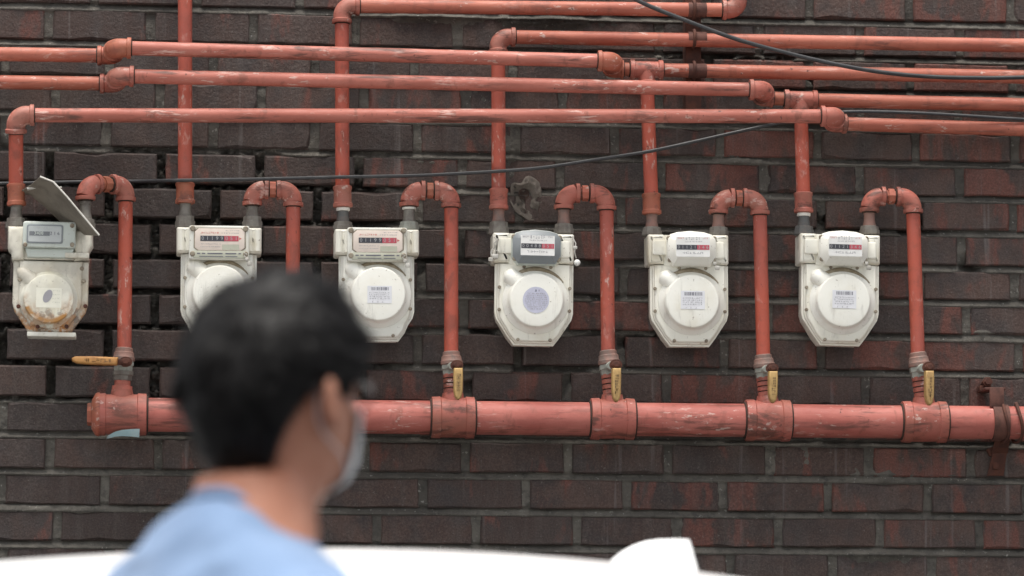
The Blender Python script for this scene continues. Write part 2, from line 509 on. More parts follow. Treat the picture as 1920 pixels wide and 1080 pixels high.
for k, zt in enumerate(tops):
    zb = (tops[k+1] if k+1 < len(tops) else zt-PITCH_Z) + JH
    zm = (zt+zb)/2
    if k in JO:
        # height in the photo of this course at mid frame
        rel = Vector((0, 0, zm))-CAM
        py = 540-F_PX*rel.dot(cu)/rel.dot(cd)
        js = []
        for x in JO[k]:
            slope = .0225-.0135*(py/1000.0)
            js.append(P(x, py+slope*(x-960)).x)
    else:
        js = [(-.95 if k % 2 else -.855)+BR_P*i for i in range(11)]
    js = [js[0]-2*BR_P, js[0]-BR_P] + js + [js[-1]+BR_P, js[-1]+2*BR_P]
    for x0, x1 in zip(js[:-1], js[1:]):
        a, bx = x0+JW/2, x1-JW/2
        vis = bx > -1.14 and a < 1.2
        mbk = MB(); mbk.add(*brick_shape(a, bx, zb, zt, rnd))
        if vis:
            o = mbk.build('brick', BRICK, wall, sharp=20)
            xr = max(0, min(1, ((a+bx)/2+.95)/1.9))
            low = max(0, min(1, (1.75-zm)/.25))
            o['redness'] = max(0.0, min(1.0, rnd.gauss(.10+.56*xr**1.3, .23)))
            o['tone'] = max(0.0, min(1.0, rnd.gauss(.20+.42*xr+.25*low+(.25 if zm > 2.42 else 0), .22)))
            n_br += 1
        else: field.add(*brick_shape(a, bx, zb, zt, rnd))
    # beyond the photograph's frame
    for s, xe in ((-1, js[0]), (1, js[-1])):
        for i in range(7):
            a = xe+s*BR_P*i; bx = a+s*BR_P
            a, bx = min(a, bx), max(a, bx)
            field.box(((a+bx)/2, .0275, zm), (BR_P-JW, .055, zt-zb))
zz = tops[0]+PITCH_Z; k = 0
while zz < 3.5:
    for i in range(26): field.box((-2.5+i*BR_P+(k % 2)*.095, .0275, zz-.027), (BR_P-JW, .055, PITCH_Z-JH))
    zz += PITCH_Z; k += 1
zz = tops[-1]-PITCH_Z
while zz > .05:
    for i in range(26): field.box((-2.5+i*BR_P+(k % 2)*.095, .0275, zz-.027), (BR_P-JW, .055, PITCH_Z-JH))
    zz -= PITCH_Z; k += 1
fo_ = tag(field.build('outer_bricks', BRICK, wall, smooth=False), kind='stuff'); fo_['redness'] = .22; fo_['tone'] = .38

def vnoise(X, Z, s, seed):
    rs = np.random.RandomState(seed)
    tab = rs.rand(256, 256)
    x = X*s+1000.3; z = Z*s+1000.7
    xi = np.floor(x).astype(int); zi = np.floor(z).astype(int)
    fx = x-xi; fz = z-zi
    fx = fx*fx*(3-2*fx); fz = fz*fz*(3-2*fz)
    g00 = tab[xi & 255, zi & 255]; g10 = tab[(xi+1) & 255, zi & 255]
    g01 = tab[xi & 255, (zi+1) & 255]; g11 = tab[(xi+1) & 255, (zi+1) & 255]
    return (g00*(1-fx)+g10*fx)*(1-fz)+(g01*(1-fx)+g11*fx)*fz
nx, nz = 600, 530
X, Z = np.meshgrid(np.linspace(-1.2, 1.25, nx), np.linspace(tops[-1]-.09, tops[0]+.03, nz), indexing='ij')
fb = .5*vnoise(X, Z, 30, 1)+.3*vnoise(X, Z, 75, 2)+.2*vnoise(X, Z, 160, 3)
fb2 = .6*vnoise(X, Z, 9, 4)+.4*vnoise(X, Z, 22, 5)
h = -.0045+(fb-.5)*.009
# weathered bed joints: washed out under the brick above, nearly flush on the brick below
for zt_ in tops:
    u_ = (Z-zt_)/JH
    h = np.where((u_ > -.15) & (u_ < 1.15), (.0010-.0115*np.clip(u_, 0, 1))+(fb-.5)*.007, h)
def soft(v, a, b2): 
    t_ = np.clip((v-a)/(b2-a), 0, 1); return t_*t_*(3-2*t_)
# raked out, crumbling joints in the left middle of the wall
A0, A1 = P(0, 270), P(690, 745)
dm = soft(X, A1.x+.12, A1.x-.10)*soft(Z, A0.z+.02, A0.z-.05)*soft(Z, A1.z-.03, A1.z+.03)
dm = np.clip(dm*1.3-.55*soft(fb2, .50, .72), 0, 1)
fh = .5*vnoise(X, Z, 110, 7)+.5*vnoise(X, Z, 260, 8)
h = h-dm*(.004+.036*soft(.55*fb+.45*fh, .30, .62))
mid = soft(X, P(1200, 500).x, P(1050, 500).x)*soft(X, P(600, 500).x, P(760, 500).x)*soft(Z, P(900, 420).z, P(900, 470).z)*soft(Z, P(900, 760).z, P(900, 700).z)
h = h-mid*soft(fb2, .50, .62)*.022
for px, py, rx, rz in ((1690, 410, .07, .03), (1820, 515, .02, .03), (1560, 405, .06, .02), (1500, 150, .12, .012), (1190, 640, .08, .012), (1240, 640, .05, .012), (430, 155, .06, .01), (1080, 115, .12, .012), (1390, 110, .12, .014)):
    q = P(px, py)
    gsp = np.exp(-((X-q.x)/rx)**2-((Z-q.z)/rz)**2)
    h = h-gsp*soft(fb, .42, .55)*.030
for px, py, rx, rz, am in ((1040, 42, .10, .010, .017), (800, 33, .07, .008, .012), (1650, 1040, .06, .012, .012), (1700, 898, .16, .008, .012), (1660, 890, .02, .012, .010), (1853, 628, .035, .010, .007), (960, 300, .012, .03, .013), (1400, 300, .07, .008, .010), (130, 950, .2, .006, .007), (820, 305, .07, .006, .009)):
    q = P(px, py)
    gsp = np.exp(-((X-q.x)/rx)**2-((Z-q.z)/rz)**2)
    h = h+gsp*(fb*1.2+.1)*am
vs = np.stack([X, -h, Z], -1).reshape(-1, 3)
ii = (np.arange(nx-1)[:, None]*nz+np.arange(nz-1)[None, :]).reshape(-1)
fs = np.stack([ii, ii+nz, ii+nz+1, ii+1], -1)
me = bpy.data.meshes.new('mortar')
me.from_pydata(vs.tolist(), [], fs.tolist())
me.materials.append(MORTAR); me.shade_smooth()
mo = bpy.data.objects.new('mortar', me); COL.objects.link(mo); mo.parent = wall
tag(mo, kind='stuff')
mb = MB()
mb.add([(-2.6, .057, 0), (2.6, .057, 0), (2.6, .057, 3.6), (-2.6, .057, 3.6)], [(0, 1, 2, 3)])
for x0, x1, z0, z1 in ((-2.6, -1.2, 0, 3.6), (1.25, 2.6, 0, 3.6), (-1.2, 1.25, 0, tops[-1]-.09), (-1.2, 1.25, tops[0]+.03, 3.6)):
    mb.add([(x0, .009, z0), (x1, .009, z0), (x1, .009, z1), (x0, .009, z1)], [(0, 1, 2, 3)])
mb.add([(-2.6, .2, 0), (2.6, .2, 0), (2.6, .2, 3.6), (-2.6, .2, 3.6), (-2.6, .009, 3.6), (2.6, .009, 3.6)], [(0, 1, 2, 3), (3, 2, 5, 4)])
tag(mb.build('outer_mortar', MORTAR, wall, smooth=False), kind='stuff')

# ------------------------------------------------------------------ pipes
REAR, FRONT = .058, .138
R1 = .0132

def thread(parent, q, d):
    mb = MB(); mb.lathe(q-d*.001, d, [(0, R1+.0012), (.0029, R1+.0010), (.0035, R1-.001)], 18)
    return mb.build('thread', BLACKGAP, parent, 40)

def elbow(parent, c, d1, d2, mat, trim=.031, rb=.0160, rc=.0186, arc=.021, col=.0085, gap=True):
    c = Vector(c); d1 = Vector(d1).normalized(); d2 = Vector(d2).normalized()
    pts = []; rad = []
    def ap(p, r): pts.append(p); rad.append(r)
    ap(c-d1*trim, rc*.97); ap(c-d1*(trim-.001), rc); ap(c-d1*(trim-col+.0015), rc); ap(c-d1*(trim-col), rb)
    o = c-d1*arc+d2*arc
    for i in range(0, 13):
        a = pi/2*i/12
        ap(o-d2*arc*cos(a)+d1*arc*sin(a), rb*(1+.05*sin(2*a)))
    ap(c+d2*(trim-col), rb); ap(c+d2*(trim-col+.0015), rc); ap(c+d2*(trim-.001), rc); ap(c+d2*trim, rc*.97)
    mb = MB(); mb.tube(pts, rad, 20)
    e_ = mb.build('elbow', mat, parent, 40)
    if gap:
        for q_, dd in ((c-d1*trim, -d1), (c+d2*trim, d2)): thread(e_, q_, dd)
    return e_

def tee(parent, c, ax, br, mat, half=.031, rb=.0162, rc=.0188, brl=.029, brr=None):
    c = Vector(c); ax = Vector(ax).normalized(); br = Vector(br).normalized()
    cl = .008
    mb = MB()
    mb.lathe(c-ax*half, ax, [(0, rc*.97), (.001, rc), (cl, rc), (cl+.0015, rb), (2*half-cl-.0015, rb), (2*half-cl, rc), (2*half-.001, rc), (2*half, rc*.97)], 24)
    rbb = brr or rb
    mb.lathe(c, br, [(0, rbb), (brl-cl, rbb), (brl-cl+.0015, rbb*1.15), (brl-.001, rbb*1.15), (brl, rbb*1.12)], 24)
    e_ = mb.build('tee', mat, parent, 40)
    for q_, dd in ((c-ax*half, -ax), (c+ax*half, ax), (c+br*brl, br)): thread(e_, q_, dd)
    return e_

def pipe(parent, a, b, mat, r=R1, name='pipe', seg=1):
    mb = MB(); a = Vector(a); b = Vector(b)
    mb.tube([a+(b-a)*i/seg for i in range(seg+1)], r, 20)
    return mb.build(name, mat, parent, 40)

def coupling(parent, top, bot, mat, r=.0178):
    d = Vector(bot)-Vector(top); L = d.length
    mb = MB(); mb.lathe(top, d, [(0, r*.9), (.001, r), (.006, r), (.0075, r*.93), (L-.0085, r*.93), (L-.007, r*1.03), (L-.001, r*1.03), (L, r*.9)], 22)
    return mb.build('coupling', mat, parent, 40)

def lower_end(parent, x, y0, y1, y2, y3, dep, nip, nutm, tape=None, xn=None):
    """nipple from y0 to y1, union nut from y2 to y3 (photo rows)"""
    xn = xn or x
    a, b2 = P(x, y0, dep), P(xn, y2, dep)
    d = b2-a; L = d.length
    mb = MB()
    mb.lathe(a-d.normalized()*.004, d, [(0, .0112), (L*.30, .0112), (L*.32, .0104), (L*.75, .0106), (L+.004, .0125)], 20)
    mb.build('nipple', nip, parent, 40)
    if tape:
        mb = MB(); mb.lathe(a, d, [(0, .0112), (.001, .0128), (.006, .0128), (.007, .0112)], 20); mb.build('thread_tape', PTFE, parent, 40)
    a, b2 = P(xn, y2, dep), P(xn, y3, dep)
    d = b2-a; L = d.length
    mb = MB()
    mb.lathe(a, d, [(0, .0140), (.001, .0172), (L*.40, .0176), (L*.42, .0192), (L-.003, .0194), (L-.001, .0180)], 10, .3)
    mb.build('union_nut', nutm, parent, 25)

XO = Vector((1, 0, 0)); YO = Vector((0, 1, 0)); ZO = Vector((0, 0, 1))
def straight_r(p, q, trim0=0, trim1=0):
    d = (Vector(q)-Vector(p)).normalized()
    return Vector(p)+d*trim0, Vector(q)-d*trim1
TR = .027

# delivery line of meter 1: up, along the lowest of the long pipes, back to the wall at the right
D1DEP = .106
g1 = P(30, 216, FRONT)
d1 = thing('gas_pipe', 'lowest of the three long front pipes, dropping at far left to the rust-stained meter', 'gas pipe', g1, 'upper gas pipes')
cC = P(1570, 218, FRONT); cC2 = cC.copy(); cC2.y = -REAR
m1top = P(30, 348, D1DEP)
elbow(d1, g1, g1-m1top, cC-g1, FIT, .033, .0172, .0198)
pipe(d1, *straight_r(g1, cC, TR, TR), PIPE_H)
pipe(d1, *straight_r(g1, m1top, TR, 0), PIPE_V)
elbow(d1, cC, cC-g1, YO, FIT, .031, .0172, .0200)
ce = P(3400, 289, REAR)
elbow(d1, cC2, YO, ce-cC2, FIT, .031, .0165, .0186)
pipe(d1, cC, cC2, PIPE_H, .0125, 'nipple')
pipe(d1, *straight_r(cC2, ce, TR, 0), PIPE_T)
coupling(d1, P(30, 345, D1DEP), P(31, 386, D1DEP), FIT2, .0170)
lower_end(d1, 31, 386, 408, 409, 430, D1DEP, GALV, GALV, xn=30)

# delivery line of meter 2: straight up out of the frame
b2 = P(347, 345, REAR)
d2 = thing('gas_pipe', 'plain upright pipe rising straight out of frame from the half hidden meter', 'gas pipe', b2, 'upper gas pipes')
pipe(d2, P(347, -260, REAR), b2, PIPE_V)
coupling(d2, P(347, 343, REAR), P(347, 382, REAR), FIT2)
lower_end(d2, 347, 382, 404, 405, 430, REAR, GALV, GALV)

# delivery line of meter 3: up, elbow, along the top, elbow up
e3 = P(641, 11, REAR); f3 = P(1384, 19, REAR)
d3 = thing('gas_pipe', 'topmost horizontal pipe with an upturned elbow at its right end', 'gas pipe', P(642, 350, REAR), 'upper gas pipes')
b3 = P(642, 350, REAR)
pipe(d3, *straight_r(e3, b3, TR, 0), PIPE_V)
elbow(d3, e3, e3-b3, f3-e3, FIT, .033)
pipe(d3, *straight_r(e3, f3, TR, TR), PIPE_T)
u3 = P(1386, -260, REAR)
elbow(d3, f3, f3-e3, u3-f3, FIT, .030, .0165, .0192)
pipe(d3, *straight_r(f3, u3, TR, 0), PIPE_V)
coupling(d3, P(642, 349, REAR), P(643, 389, REAR), FIT)
lower_end(d3, 643, 389, 414, 416, 434, REAR, GALV2, GALV, True)

# delivery line of meter 4
e4 = P(934, 69, REAR); f4 = P(3400, 110, REAR); b4 = P(935, 355, REAR)
d4 = thing('gas_pipe', 'second horizontal pipe from the top, turning down to the meter with the grey dial', 'gas pipe', b4, 'upper gas pipes')
pipe(d4, *straight_r(e4, b4, TR, 0), PIPE_V)
elbow(d4, e4, e4-b4, f4-e4, FIT, .032)
pipe(d4, *straight_r(e4, f4, TR, 0), PIPE_T)
coupling(d4, P(935, 354, REAR), P(935, 393, REAR), FIT)
lower_end(d4, 935, 393, 415, 416, 441, REAR, PINKNIP, GALV)

def bridge(left, c1, c2, tc, right, root, fit):
    """rear run -> step forward -> front run -> step back -> tee -> rear run"""
    c1r = c1.copy(); c1r.y = -REAR; c2r = c2.copy(); c2r.y = -REAR
    pipe(root, *straight_r(left, c1r, 0, TR), PIPE_T)
    elbow(root, c1r, c1r-left, -YO, fit, .031, .0165, .0186)
    pipe(root, c1r, c1, PIPE_H, .0125, 'nipple')
    elbow(root, c1, -YO, c2-c1, fit, .032, .0172, .0198)
    pipe(root, *straight_r(c1, c2, TR, TR), PIPE_H)
    elbow(root, c2, c2-c1, YO, fit, .031, .0172, .0198)
    pipe(root, c2, c2r, PIPE_H, .0125, 'nipple')
    elbow(root, c2r, YO, tc-c2r, fit, .026, .0162, .0180, .016, .006)
    pipe(root, *straight_r(c2r, tc, .02, .02), FIT2, .0130, 'nipple')
    ax = (right-tc).normalized()
    pipe(root, *straight_r(tc, right, TR, 0), PIPE_T)
    return ax

# line A (meter 5)
tA = P(1212, 131, REAR)
b5 = P(1221, 365, REAR)
d5 = thing('gas_pipe', 'uppermost of three long front pipes, ending in a tee above the fifth meter', 'gas pipe', b5, 'upper gas pipes')
ax = bridge(P(-1400, 82, REAR), P(213, 89.5, FRONT), P(1152, 115, FRONT), tA, P(3400, 172, REAR), d5, FIT2)
tee(d5, tA, ax, b5-tA, FIT, .031)
pipe(d5, *straight_r(tA, b5, .02, 0), PIPE_V)
coupling(d5, P(1221, 363, REAR), P(1222, 402, REAR), FIT2)
lower_end(d5, 1222, 402, 425, 426, 444, REAR, PINKNIP, GALV)
# line B (meter 6)
tB = P(1501, 187, REAR); b6 = P(1506, 363, REAR)
d6 = thing('gas_pipe', 'middle of three long front pipes, ending in a tee above the rightmost meter', 'gas pipe', b6, 'upper gas pipes')
ax = bridge(P(-1400, 136, REAR), P(218, 142.5, FRONT), P(1436, 169, FRONT), tB, P(3400, 231, REAR), d6, FIT)
tee(d6, tB, ax, b6-tB, FIT, .031)
pipe(d6, *straight_r(tB, b6, .02, 0), PIPE_V)
coupling(d6, P(1506, 361, REAR), P(1507, 399, REAR), FIT)
lower_end(d6, 1507, 399, 425, 424, 443, REAR, GALV2, GALV2, True)

# ------------------------------------------------------------------ main pipe along the bottom
MR = .0335
q0, q1 = P(205, 777, REAR), P(3400, 807, REAR)
mainp = thing('main_gas_pipe', 'thick faded pink main pipe running along below the meters', 'gas pipe', q0)
mdir = (q1-q0).normalized()
mb = MB(); mb.tube([q0+(q1-q0)*i/12 for i in range(13)], MR*.93, 32); mb.build('pipe', PIPE_M, mainp, 40)
def main_pt(px):
    # point of the pipe's axis seen at column px
    a = P(px, 780, REAR); t_ = (a.x-q0.x)/mdir.x
    return q0+mdir*t_
TEES = [(228, 47), (541, 43), (849, 41), (1148, 42), (1439, 43), (1732, 43)]
FITM = mat_pipe('main_fitting_paint', (.37, .105, .08), (.28, .095, .065), (1.5, 2, 2), .95, .4, 150)
for px, hw in TEES:
    c = main_pt(px); hl = hw*.00098
    mb = MB()
    mb.lathe(c-mdir*hl, mdir, [(0, .034), (.001, .0385), (.016, .0392), (.018, .0372), (2*hl-.018, .0372), (2*hl-.016, .0392), (2*hl-.001, .0385), (2*hl, .034)], 36)
    mb.lathe(c, ZO, [(0, .021), (.038, .021), (.044, .0195), (.0455, .0195)], 24)
    te = mb.build('tee', FITM, mainp, 40)
    for q_, dd in ((c-mdir*hl, -mdir), (c+mdir*hl, mdir)):
        if px > 300 or dd.x > 0:
            mb = MB(); mb.lathe(q_-dd*.001, dd, [(0, MR+.0012), (.0035, MR+.0006), (.0042, MR-.004)], 36)
            mb.build('thread', BLACKGAP, te, 40)
c = main_pt(181)
mb = MB(); mb.lathe(c+mdir*.006, -mdir, [(0, .040), (.004, .0405), (.008, .0385), (.013, .030), (.015, .027)], 32)
mb.lathe(c-mdir*.006, -mdir, [(0, .0215), (.009, .0215), (.011, .020)], 6, .2)
mb.build('end_plug', FIT2, mainp, 35)

# ------------------------------------------------------------------ valves and feed pipes
def make_valve():
    r = thing('gas_valve', 'x', 'valve', (0, 0, 0), 'shut-off valves under the meters')
    mb = MB()   # union end
    mb.lathe((0, 0, .004), -ZO, [(0, .0135), (.002, .0160), (.010, .0165), (.012, .0185), (.021, .0190), (.023, .0205), (.030, .0205), (.032, .0185)], 20)
    mb.build('union_end', PINKNIP, r, 35)
    mb = MB()
    mb.lathe((0, 0, -.026), -ZO, [(0, .0185), (.004, .0200), (.012, .0200), (.013, .0185), (.024, .0180), (.026, .0165)], 8, .39)
    mb.lathe((0, 0, -.034), -YO, [(0, .010), (.026, .010), (.027, .0085), (.034, .0085)], 16)
    mb.build('valve_body', SILVERPAINT, r, 30)
    mb = MB()   # ribbed nipple
    pr = []; z = 0.0
    for i in range(4):
        pr += [(z, .0150), (z+.0008, .0172), (z+.0092, .0172), (z+.0100, .0150)]
        z += .0117
    mb.lathe((0, 0, -.048), -ZO, pr, 20); rb_ = mb.build('ribbed_nipple', FITM, r, 30)
    mb = MB(); mb.lathe((0, 0, -.048), -ZO, [(0, .0155), (.046, .0155)], 20); mb.build('thread', BLACKGAP, rb_, 30)
    return r
def add_handle(r, down=True, mat=BRASSY):
    mb = MB(); mb.lathe((.005, -.058, -.036), -YO, [(0, .0085), (.007, .0085), (.008, .0055), (.011, .0055)], 6)
    mb.lathe((.005, -.055, -.036), -YO, [(0, .012), (.003, .012)], 16)
    mb.build('stem_nut', RUST, r, 30)
    mb = MB()
    if down:
        pts = [(.0005, -.044), (.0168, -.044), (.0175, -.060), (.0172, -.098), (.0152, -.111), (.0115, -.117), (.0070, -.116), (.003, -.109), (.0010, -.096), (.0004, -.06)]
        mb.prism(pts, -.056, -.074, .004, 3)
        h_ = mb.build('handle', mat, r, 40)
        mb = MB(); mb.prism(rect(.001, -.046, .012, -.030), -.056, -.059, .001); mb.build('lever', RUST, h_, 30)
        mb = MB(); glyphs(mb, .0055, -.057, .013, -.1, -.0744, 7, True); mb.build('lettering', GRIPTXT, h_, smooth=False)
    else:
        pts = [(-.010, -.028), (-.012, -.0455), (-.055, -.0455), (-.085, -.043), (-.094, -.038), (-.0945, -.032), (-.088, -.0275), (-.055, -.0265)]
        mb.prism(pts, -.056, -.072, .004, 3)
        h_ = mb.build('handle', mat, r, 40)
        mb = MB(); mb.prism(rect(-.014, -.044, .010, -.030), -.056, -.059, .001); mb.build('lever', RUST, h_, 30)
        mb = MB(); glyphs(mb, -.072, -.040, -.02, -.0325, -.0724, 7, False); mb.build('lettering', GRIPTXT, h_, smooth=False)
    return h_

grnd = random.Random(5)
def glyphs(mb, x0, z0, x1, z1, y, n, vertical=False, fill=.8):
    """a row (or column) of tiny strokes, as small worn print reads from a distance"""
    xa, xb, za, zb = min(x0, x1), max(x0, x1), min(z0, z1), max(z0, z1)
    for i in range(n):
        if vertical: cx0, cx1 = xa, xb; s = (zb-za)/n; cz0 = za+s*i; cz1 = cz0+s*fill
        else: cz0, cz1 = za, zb; s = (xb-xa)/n; cx0 = xa+s*i; cx1 = cx0+s*fill
        wv, hv = cx1-cx0, cz1-cz0
        for k in range(grnd.choice((2, 2, 3))):
            if grnd.random() < .5:
                zq = cz0+hv*grnd.choice((.08, .45, .85)); th = hv*.16
                mb.add([(cx0, y, zq), (cx1, y, zq), (cx1, y, zq+th), (cx0, y, zq+th)], [(0, 1, 2, 3)])
            else:
                xq = cx0+wv*grnd.choice((.05, .4, .75)); th = wv*.22
                mb.add([(xq, y-.00005, cz0), (xq+th, y-.00005, cz0), (xq+th, y-.00005, cz1), (xq, y-.00005, cz1)], [(0, 1, 2, 3)])
def quad(mb, x0, z0, x1, z1, y): mb.add([(x0, y, z0), (x1, y, z0), (x1, y, z1), (x0, y, z1)], [(0, 1, 2, 3)])

# px of: meter-side column, elbow row, drop column top / bottom, valve row
FEEDS = [
 (160, 345, 236, 233, 655, .106, (378, 410, 411, 430), GALV, GALV, False, 'outlet pipe looping down from the rust-stained meter to the closed orange valve'),
 (473, 355, 550, 548, 655, REAR, (380, 405, 406, 430), GALV, GALV, False, 'outlet pipe dropping behind the man\'s head from its meter'),
 (767, 357, 846, 846, 662, REAR, (386, 414, 416, 434), GALV, SILVERPAINT, True, 'outlet pipe just right of the man\'s head, looping from a meter with pinkish dial'),
 (1057, 362, 1137, 1140, 660, REAR, (392, 420, 420, 441), PINKNIP, GALV, False, 'outlet pipe looping from the meter with the grey dial down to the main'),
 (1347, 371, 1424, 1431, 668, REAR, (400, 425, 426, 444), PINKNIP, GALV, False, 'outlet pipe with pale paint scabs, looping from the fifth meter to the main'),
 (1630, 368, 1711, 1721, 664, REAR, (398, 424, 424, 442), PINKNIP, GALV, False, 'slanting outlet pipe looping from the rightmost meter down to the main'),
]
VLAB = ['closed valve with orange lever turned sideways, at the left end of the main pipe',
        'shut-off valve on the main pipe behind the man\'s head',
        'valve with a plain worn yellow lever pointing down, nearest right of the man\'s head',
        'valve with yellow lever below the grey dialled meter\'s outlet pipe',
        'valve with lettered yellow lever under the fifth meter\'s outlet pipe',
        'valve with yellow lever at the foot of the rightmost outlet pipe']
for i, (xm, ye, xd, xb, yb, dep, ln, nip, nutm, tape, lab) in enumerate(FEEDS):
    top_l, top_r = P(xm, ye, dep), P(xd, ye+1, REAR)
    base_m = P(xm, ln[0], dep); base_d = P(xb, yb, REAR)
    f = thing('outlet_pipe', lab, 'gas pipe', base_d, 'outlet pipes between meters and main')
    ml = (top_r-top_l)
    fm = FIT if i != 1 else FIT
    elbow(f, top_l, top_l-base_m, ml, fm, .030, .0164, .0186, .024)
    elbow(f, top_r, ml, base_d-top_r, fm, .031, .0164, .0188, .024)
    mid = (top_l+top_r)/2; md = ml.normalized()
    mb = MB(); mb.lathe(mid-md*.012, md, [(0, .0118), (.006, .0118), (.0065, .0150), (.0175, .0150), (.018, .0118), (.024, .0118)], 8)
    mb.build('nipple', FIT2, f, 30)
    pipe(f, top_r+(base_d-top_r).normalized()*.025, base_d, PIPE_V)
    lower_end(f, xm, ln[0], ln[1], ln[2], ln[3], dep, nip, nutm, tape)
    # valve
    v = make_valve()
    tag(v, VLAB[i])
    if i == 0:
        add_handle(v, False, ORANGEG)
        for ch in v.children:
            if ch.name.startswith('union_end'): ch.data.materials[0] = GALV
            if ch.name.startswith('ribbed_nipple'):
                for c2_ in list(ch.children): bpy.data.objects.remove(c2_)
                bpy.data.objects.remove(ch)
                mb = MB(); mb.lathe((0, 0, -.050), -ZO, [(0, .017), (.001, .0195), (.010, .0195), (.012, .0178), (.022, .0172), (.023, .015)], 8, .2); mb.build('lower_nut', GALV, v, 30)
                mb = MB(); mb.lathe((0, 0, -.070), -ZO, [(0, .0145), (.014, .0150), (.015, .0185), (.024, .0190), (.026, .0170), (.030, .017)], 20); mb.build('coupling', FIT, v, 30)
                break
    else: add_handle(v, True)
    tt = main_pt(TEES[i][0]); tt.z += .044
    zlen = base_d.z-tt.z
    v.location = base_d
    dv = (tt-base_d)
    v.scale = (1, 1, zlen/.0955)
    for ch in v.children:
        if ch.name.startswith('handle'): ch.rotation_euler = (0, -atan2(-dv.x, -dv.z), 0)
    v.rotation_euler = (0, atan2(-dv.x, -dv.z), 0)

# ------------------------------------------------------------------ meters
def text_mesh(s, size, x, z, y):
    cu_ = bpy.data.curves.new('txt', 'FONT'); cu_.body = s; cu_.size = size; cu_.align_x = 'CENTER'; cu_.align_y = 'CENTER'
    ob = bpy.data.objects.new('txt', cu_)
    COL.objects.link(ob)
    dg = bpy.context.evaluated_depsgraph_get()
    me_ = bpy.data.meshes.new_from_object(ob.evaluated_get(dg))
    mb = MB()
    mb.add([(v.co.x+x, y, v.co.y+z) for v in me_.vertices], [tuple(p.vertices) for p in me_.polygons])
    bpy.data.objects.remove(ob); bpy.data.curves.remove(cu_); bpy.data.meshes.remove(me_)
    return mb

def counter(parent, x0, x1, z0, z1, y, digits, nblack=5, red_from=None, red=True):
    """black and red number drums with white figures"""
    n = len(digits); s = (x1-x0)/n
    mb = MB(); quad(mb, x0, z0, x0+s*nblack, z1, y); st = mb.build('counter_strip', BLACK, parent, smooth=False)
    mb = MB(); quad(mb, x0+s*nblack, z0, x1, z1, y); mb.build('decimal_strip', REDP if red else BLACK, parent, smooth=False)
    mb = MB()
    for i, ch in enumerate(digits):
        t_ = text_mesh(ch, (z1-z0)*.95, x0+s*(i+.5), (z0+z1)/2, y-.0004)
        mb.add(t_.v, t_.f)
    mb.build('figures', DIGIT, st, smooth=False)

def sticker_rect(parent, x0, z0, x1, z1, y):
    mb = MB(); quad(mb, x0, z0, x1, z1, y); s = mb.build('sticker', STICK, parent, smooth=False)
    wv, hv = x1-x0, z1-z0
    mb = MB()
    x = x0+wv*.16
    while x < x0+wv*.86:
        t_ = grnd.choice((.0006, .0009, .0014))
        quad(mb, x, z1-hv*.26, x+t_, z1-hv*.07, y-.0003); x += t_+grnd.choice((.0007, .001, .0016))
    mb.build('barcode', DARKTXT, s, smooth=False)
    mb = MB()
    for k in range(4):
        zc = z1-hv*(.40+.115*k)
        glyphs(mb, x0+wv*.08, zc-.0012, x1-wv*.08, zc+.0012, y-.0003, 11-k)
    glyphs(mb, x0+wv*.2, z0+.001, x1-wv*.2, z0+.004, y-.0003, 3, False, .25)
    mb.build('small_print', GREYTXT, s, smooth=False)
    return s

def case_parts(root, cx, hw, ztop, zside, zbot, hb, M_, MD, disc=True, flat_bottom=True):
    def outline(d):
        r_ = []
        R_ = [(hw-d, ztop), (hw-d, zside), (hw-d-.003, zside-.012), (hw-d-.012, zside-.026), (hb+.012-d*.4, zbot+.016+d*.6), (hb-d*.3, zbot+d)]
        r_ = [(cx+x, z) for x, z in R_] + [(cx-x, z) for x, z in reversed(R_)]
        return r_
    mb = MB(); mb.prism(outline(.004), .040, -.020, .003); mb.build('case', M_, root, 35)
    mb = MB(); mb.prism(outline(0), -.006, -.014, .0015); mb.build('flange', M_, root, 35)
    mb = MB(); mb.prism(outline(.007), -.014, -.025, .004, 3); mb.build('front_plate', M_, root, 35)
    zc = (ztop+zbot)/2+.006
    cxx = cx+.002
    mb = MB()
    mb.lathe((cxx, -.024, zc), -YO, [(0, .062), (.003, .061), (.008, .054), (.012, .0515), (.0185, .0500), (.0205, .048), (.0212, .044), (.0212, .001)], 56)
    cov = mb.build('cover', MD, root, 28)
    # the passage that swells from the upper left corner into the round cover
    mb = MB()
    a, b_ = Vector((cx-.049, -.022, ztop-.021)), Vector((cx-.018, -.026, zc+.026))
    mb.tube([a+(b_-a)*(-.22), a+(b_-a)*(-.1), a, a+(b_-a)*.33, a+(b_-a)*.66, b_, b_+(b_-a)*.35], [.004, .011, .0150, .0165, .0185, .019, .012], 20)
    mb.build('gas_passage', MD, root, 60)
    mb = MB()
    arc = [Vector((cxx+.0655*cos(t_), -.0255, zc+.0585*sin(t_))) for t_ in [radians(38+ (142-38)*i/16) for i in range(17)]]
    mb.tube(arc, [.001+.0050*sin(pi*i/16) for i in range(17)], 10); mb.build('shaded_ridge', RIDGE_SHADE, root, 60)
    sc = [(-hw+.008, ztop-.045), (hw-.008, ztop-.045), (-hw+.008, zside+.004), (hw-.008, zside+.004), (-.03, zbot+.010), (.03, zbot+.010), (-.02, ztop-.006), (.03, ztop-.006)]
    proto = None
    for x, z in sc:
        mb = MB(); mb.lathe((0, 0, 0), -YO, [(0, .0033), (.0030, .0033), (.0042, .0025)], 8)
        if proto is None:
            proto = mb.build('screw', SCREW, root, 30); o = proto
        else:
            o = proto.copy(); COL.objects.link(o); o.parent = root
        o.location = (cx+x, -.024, z)
    return cxx, zc, cov

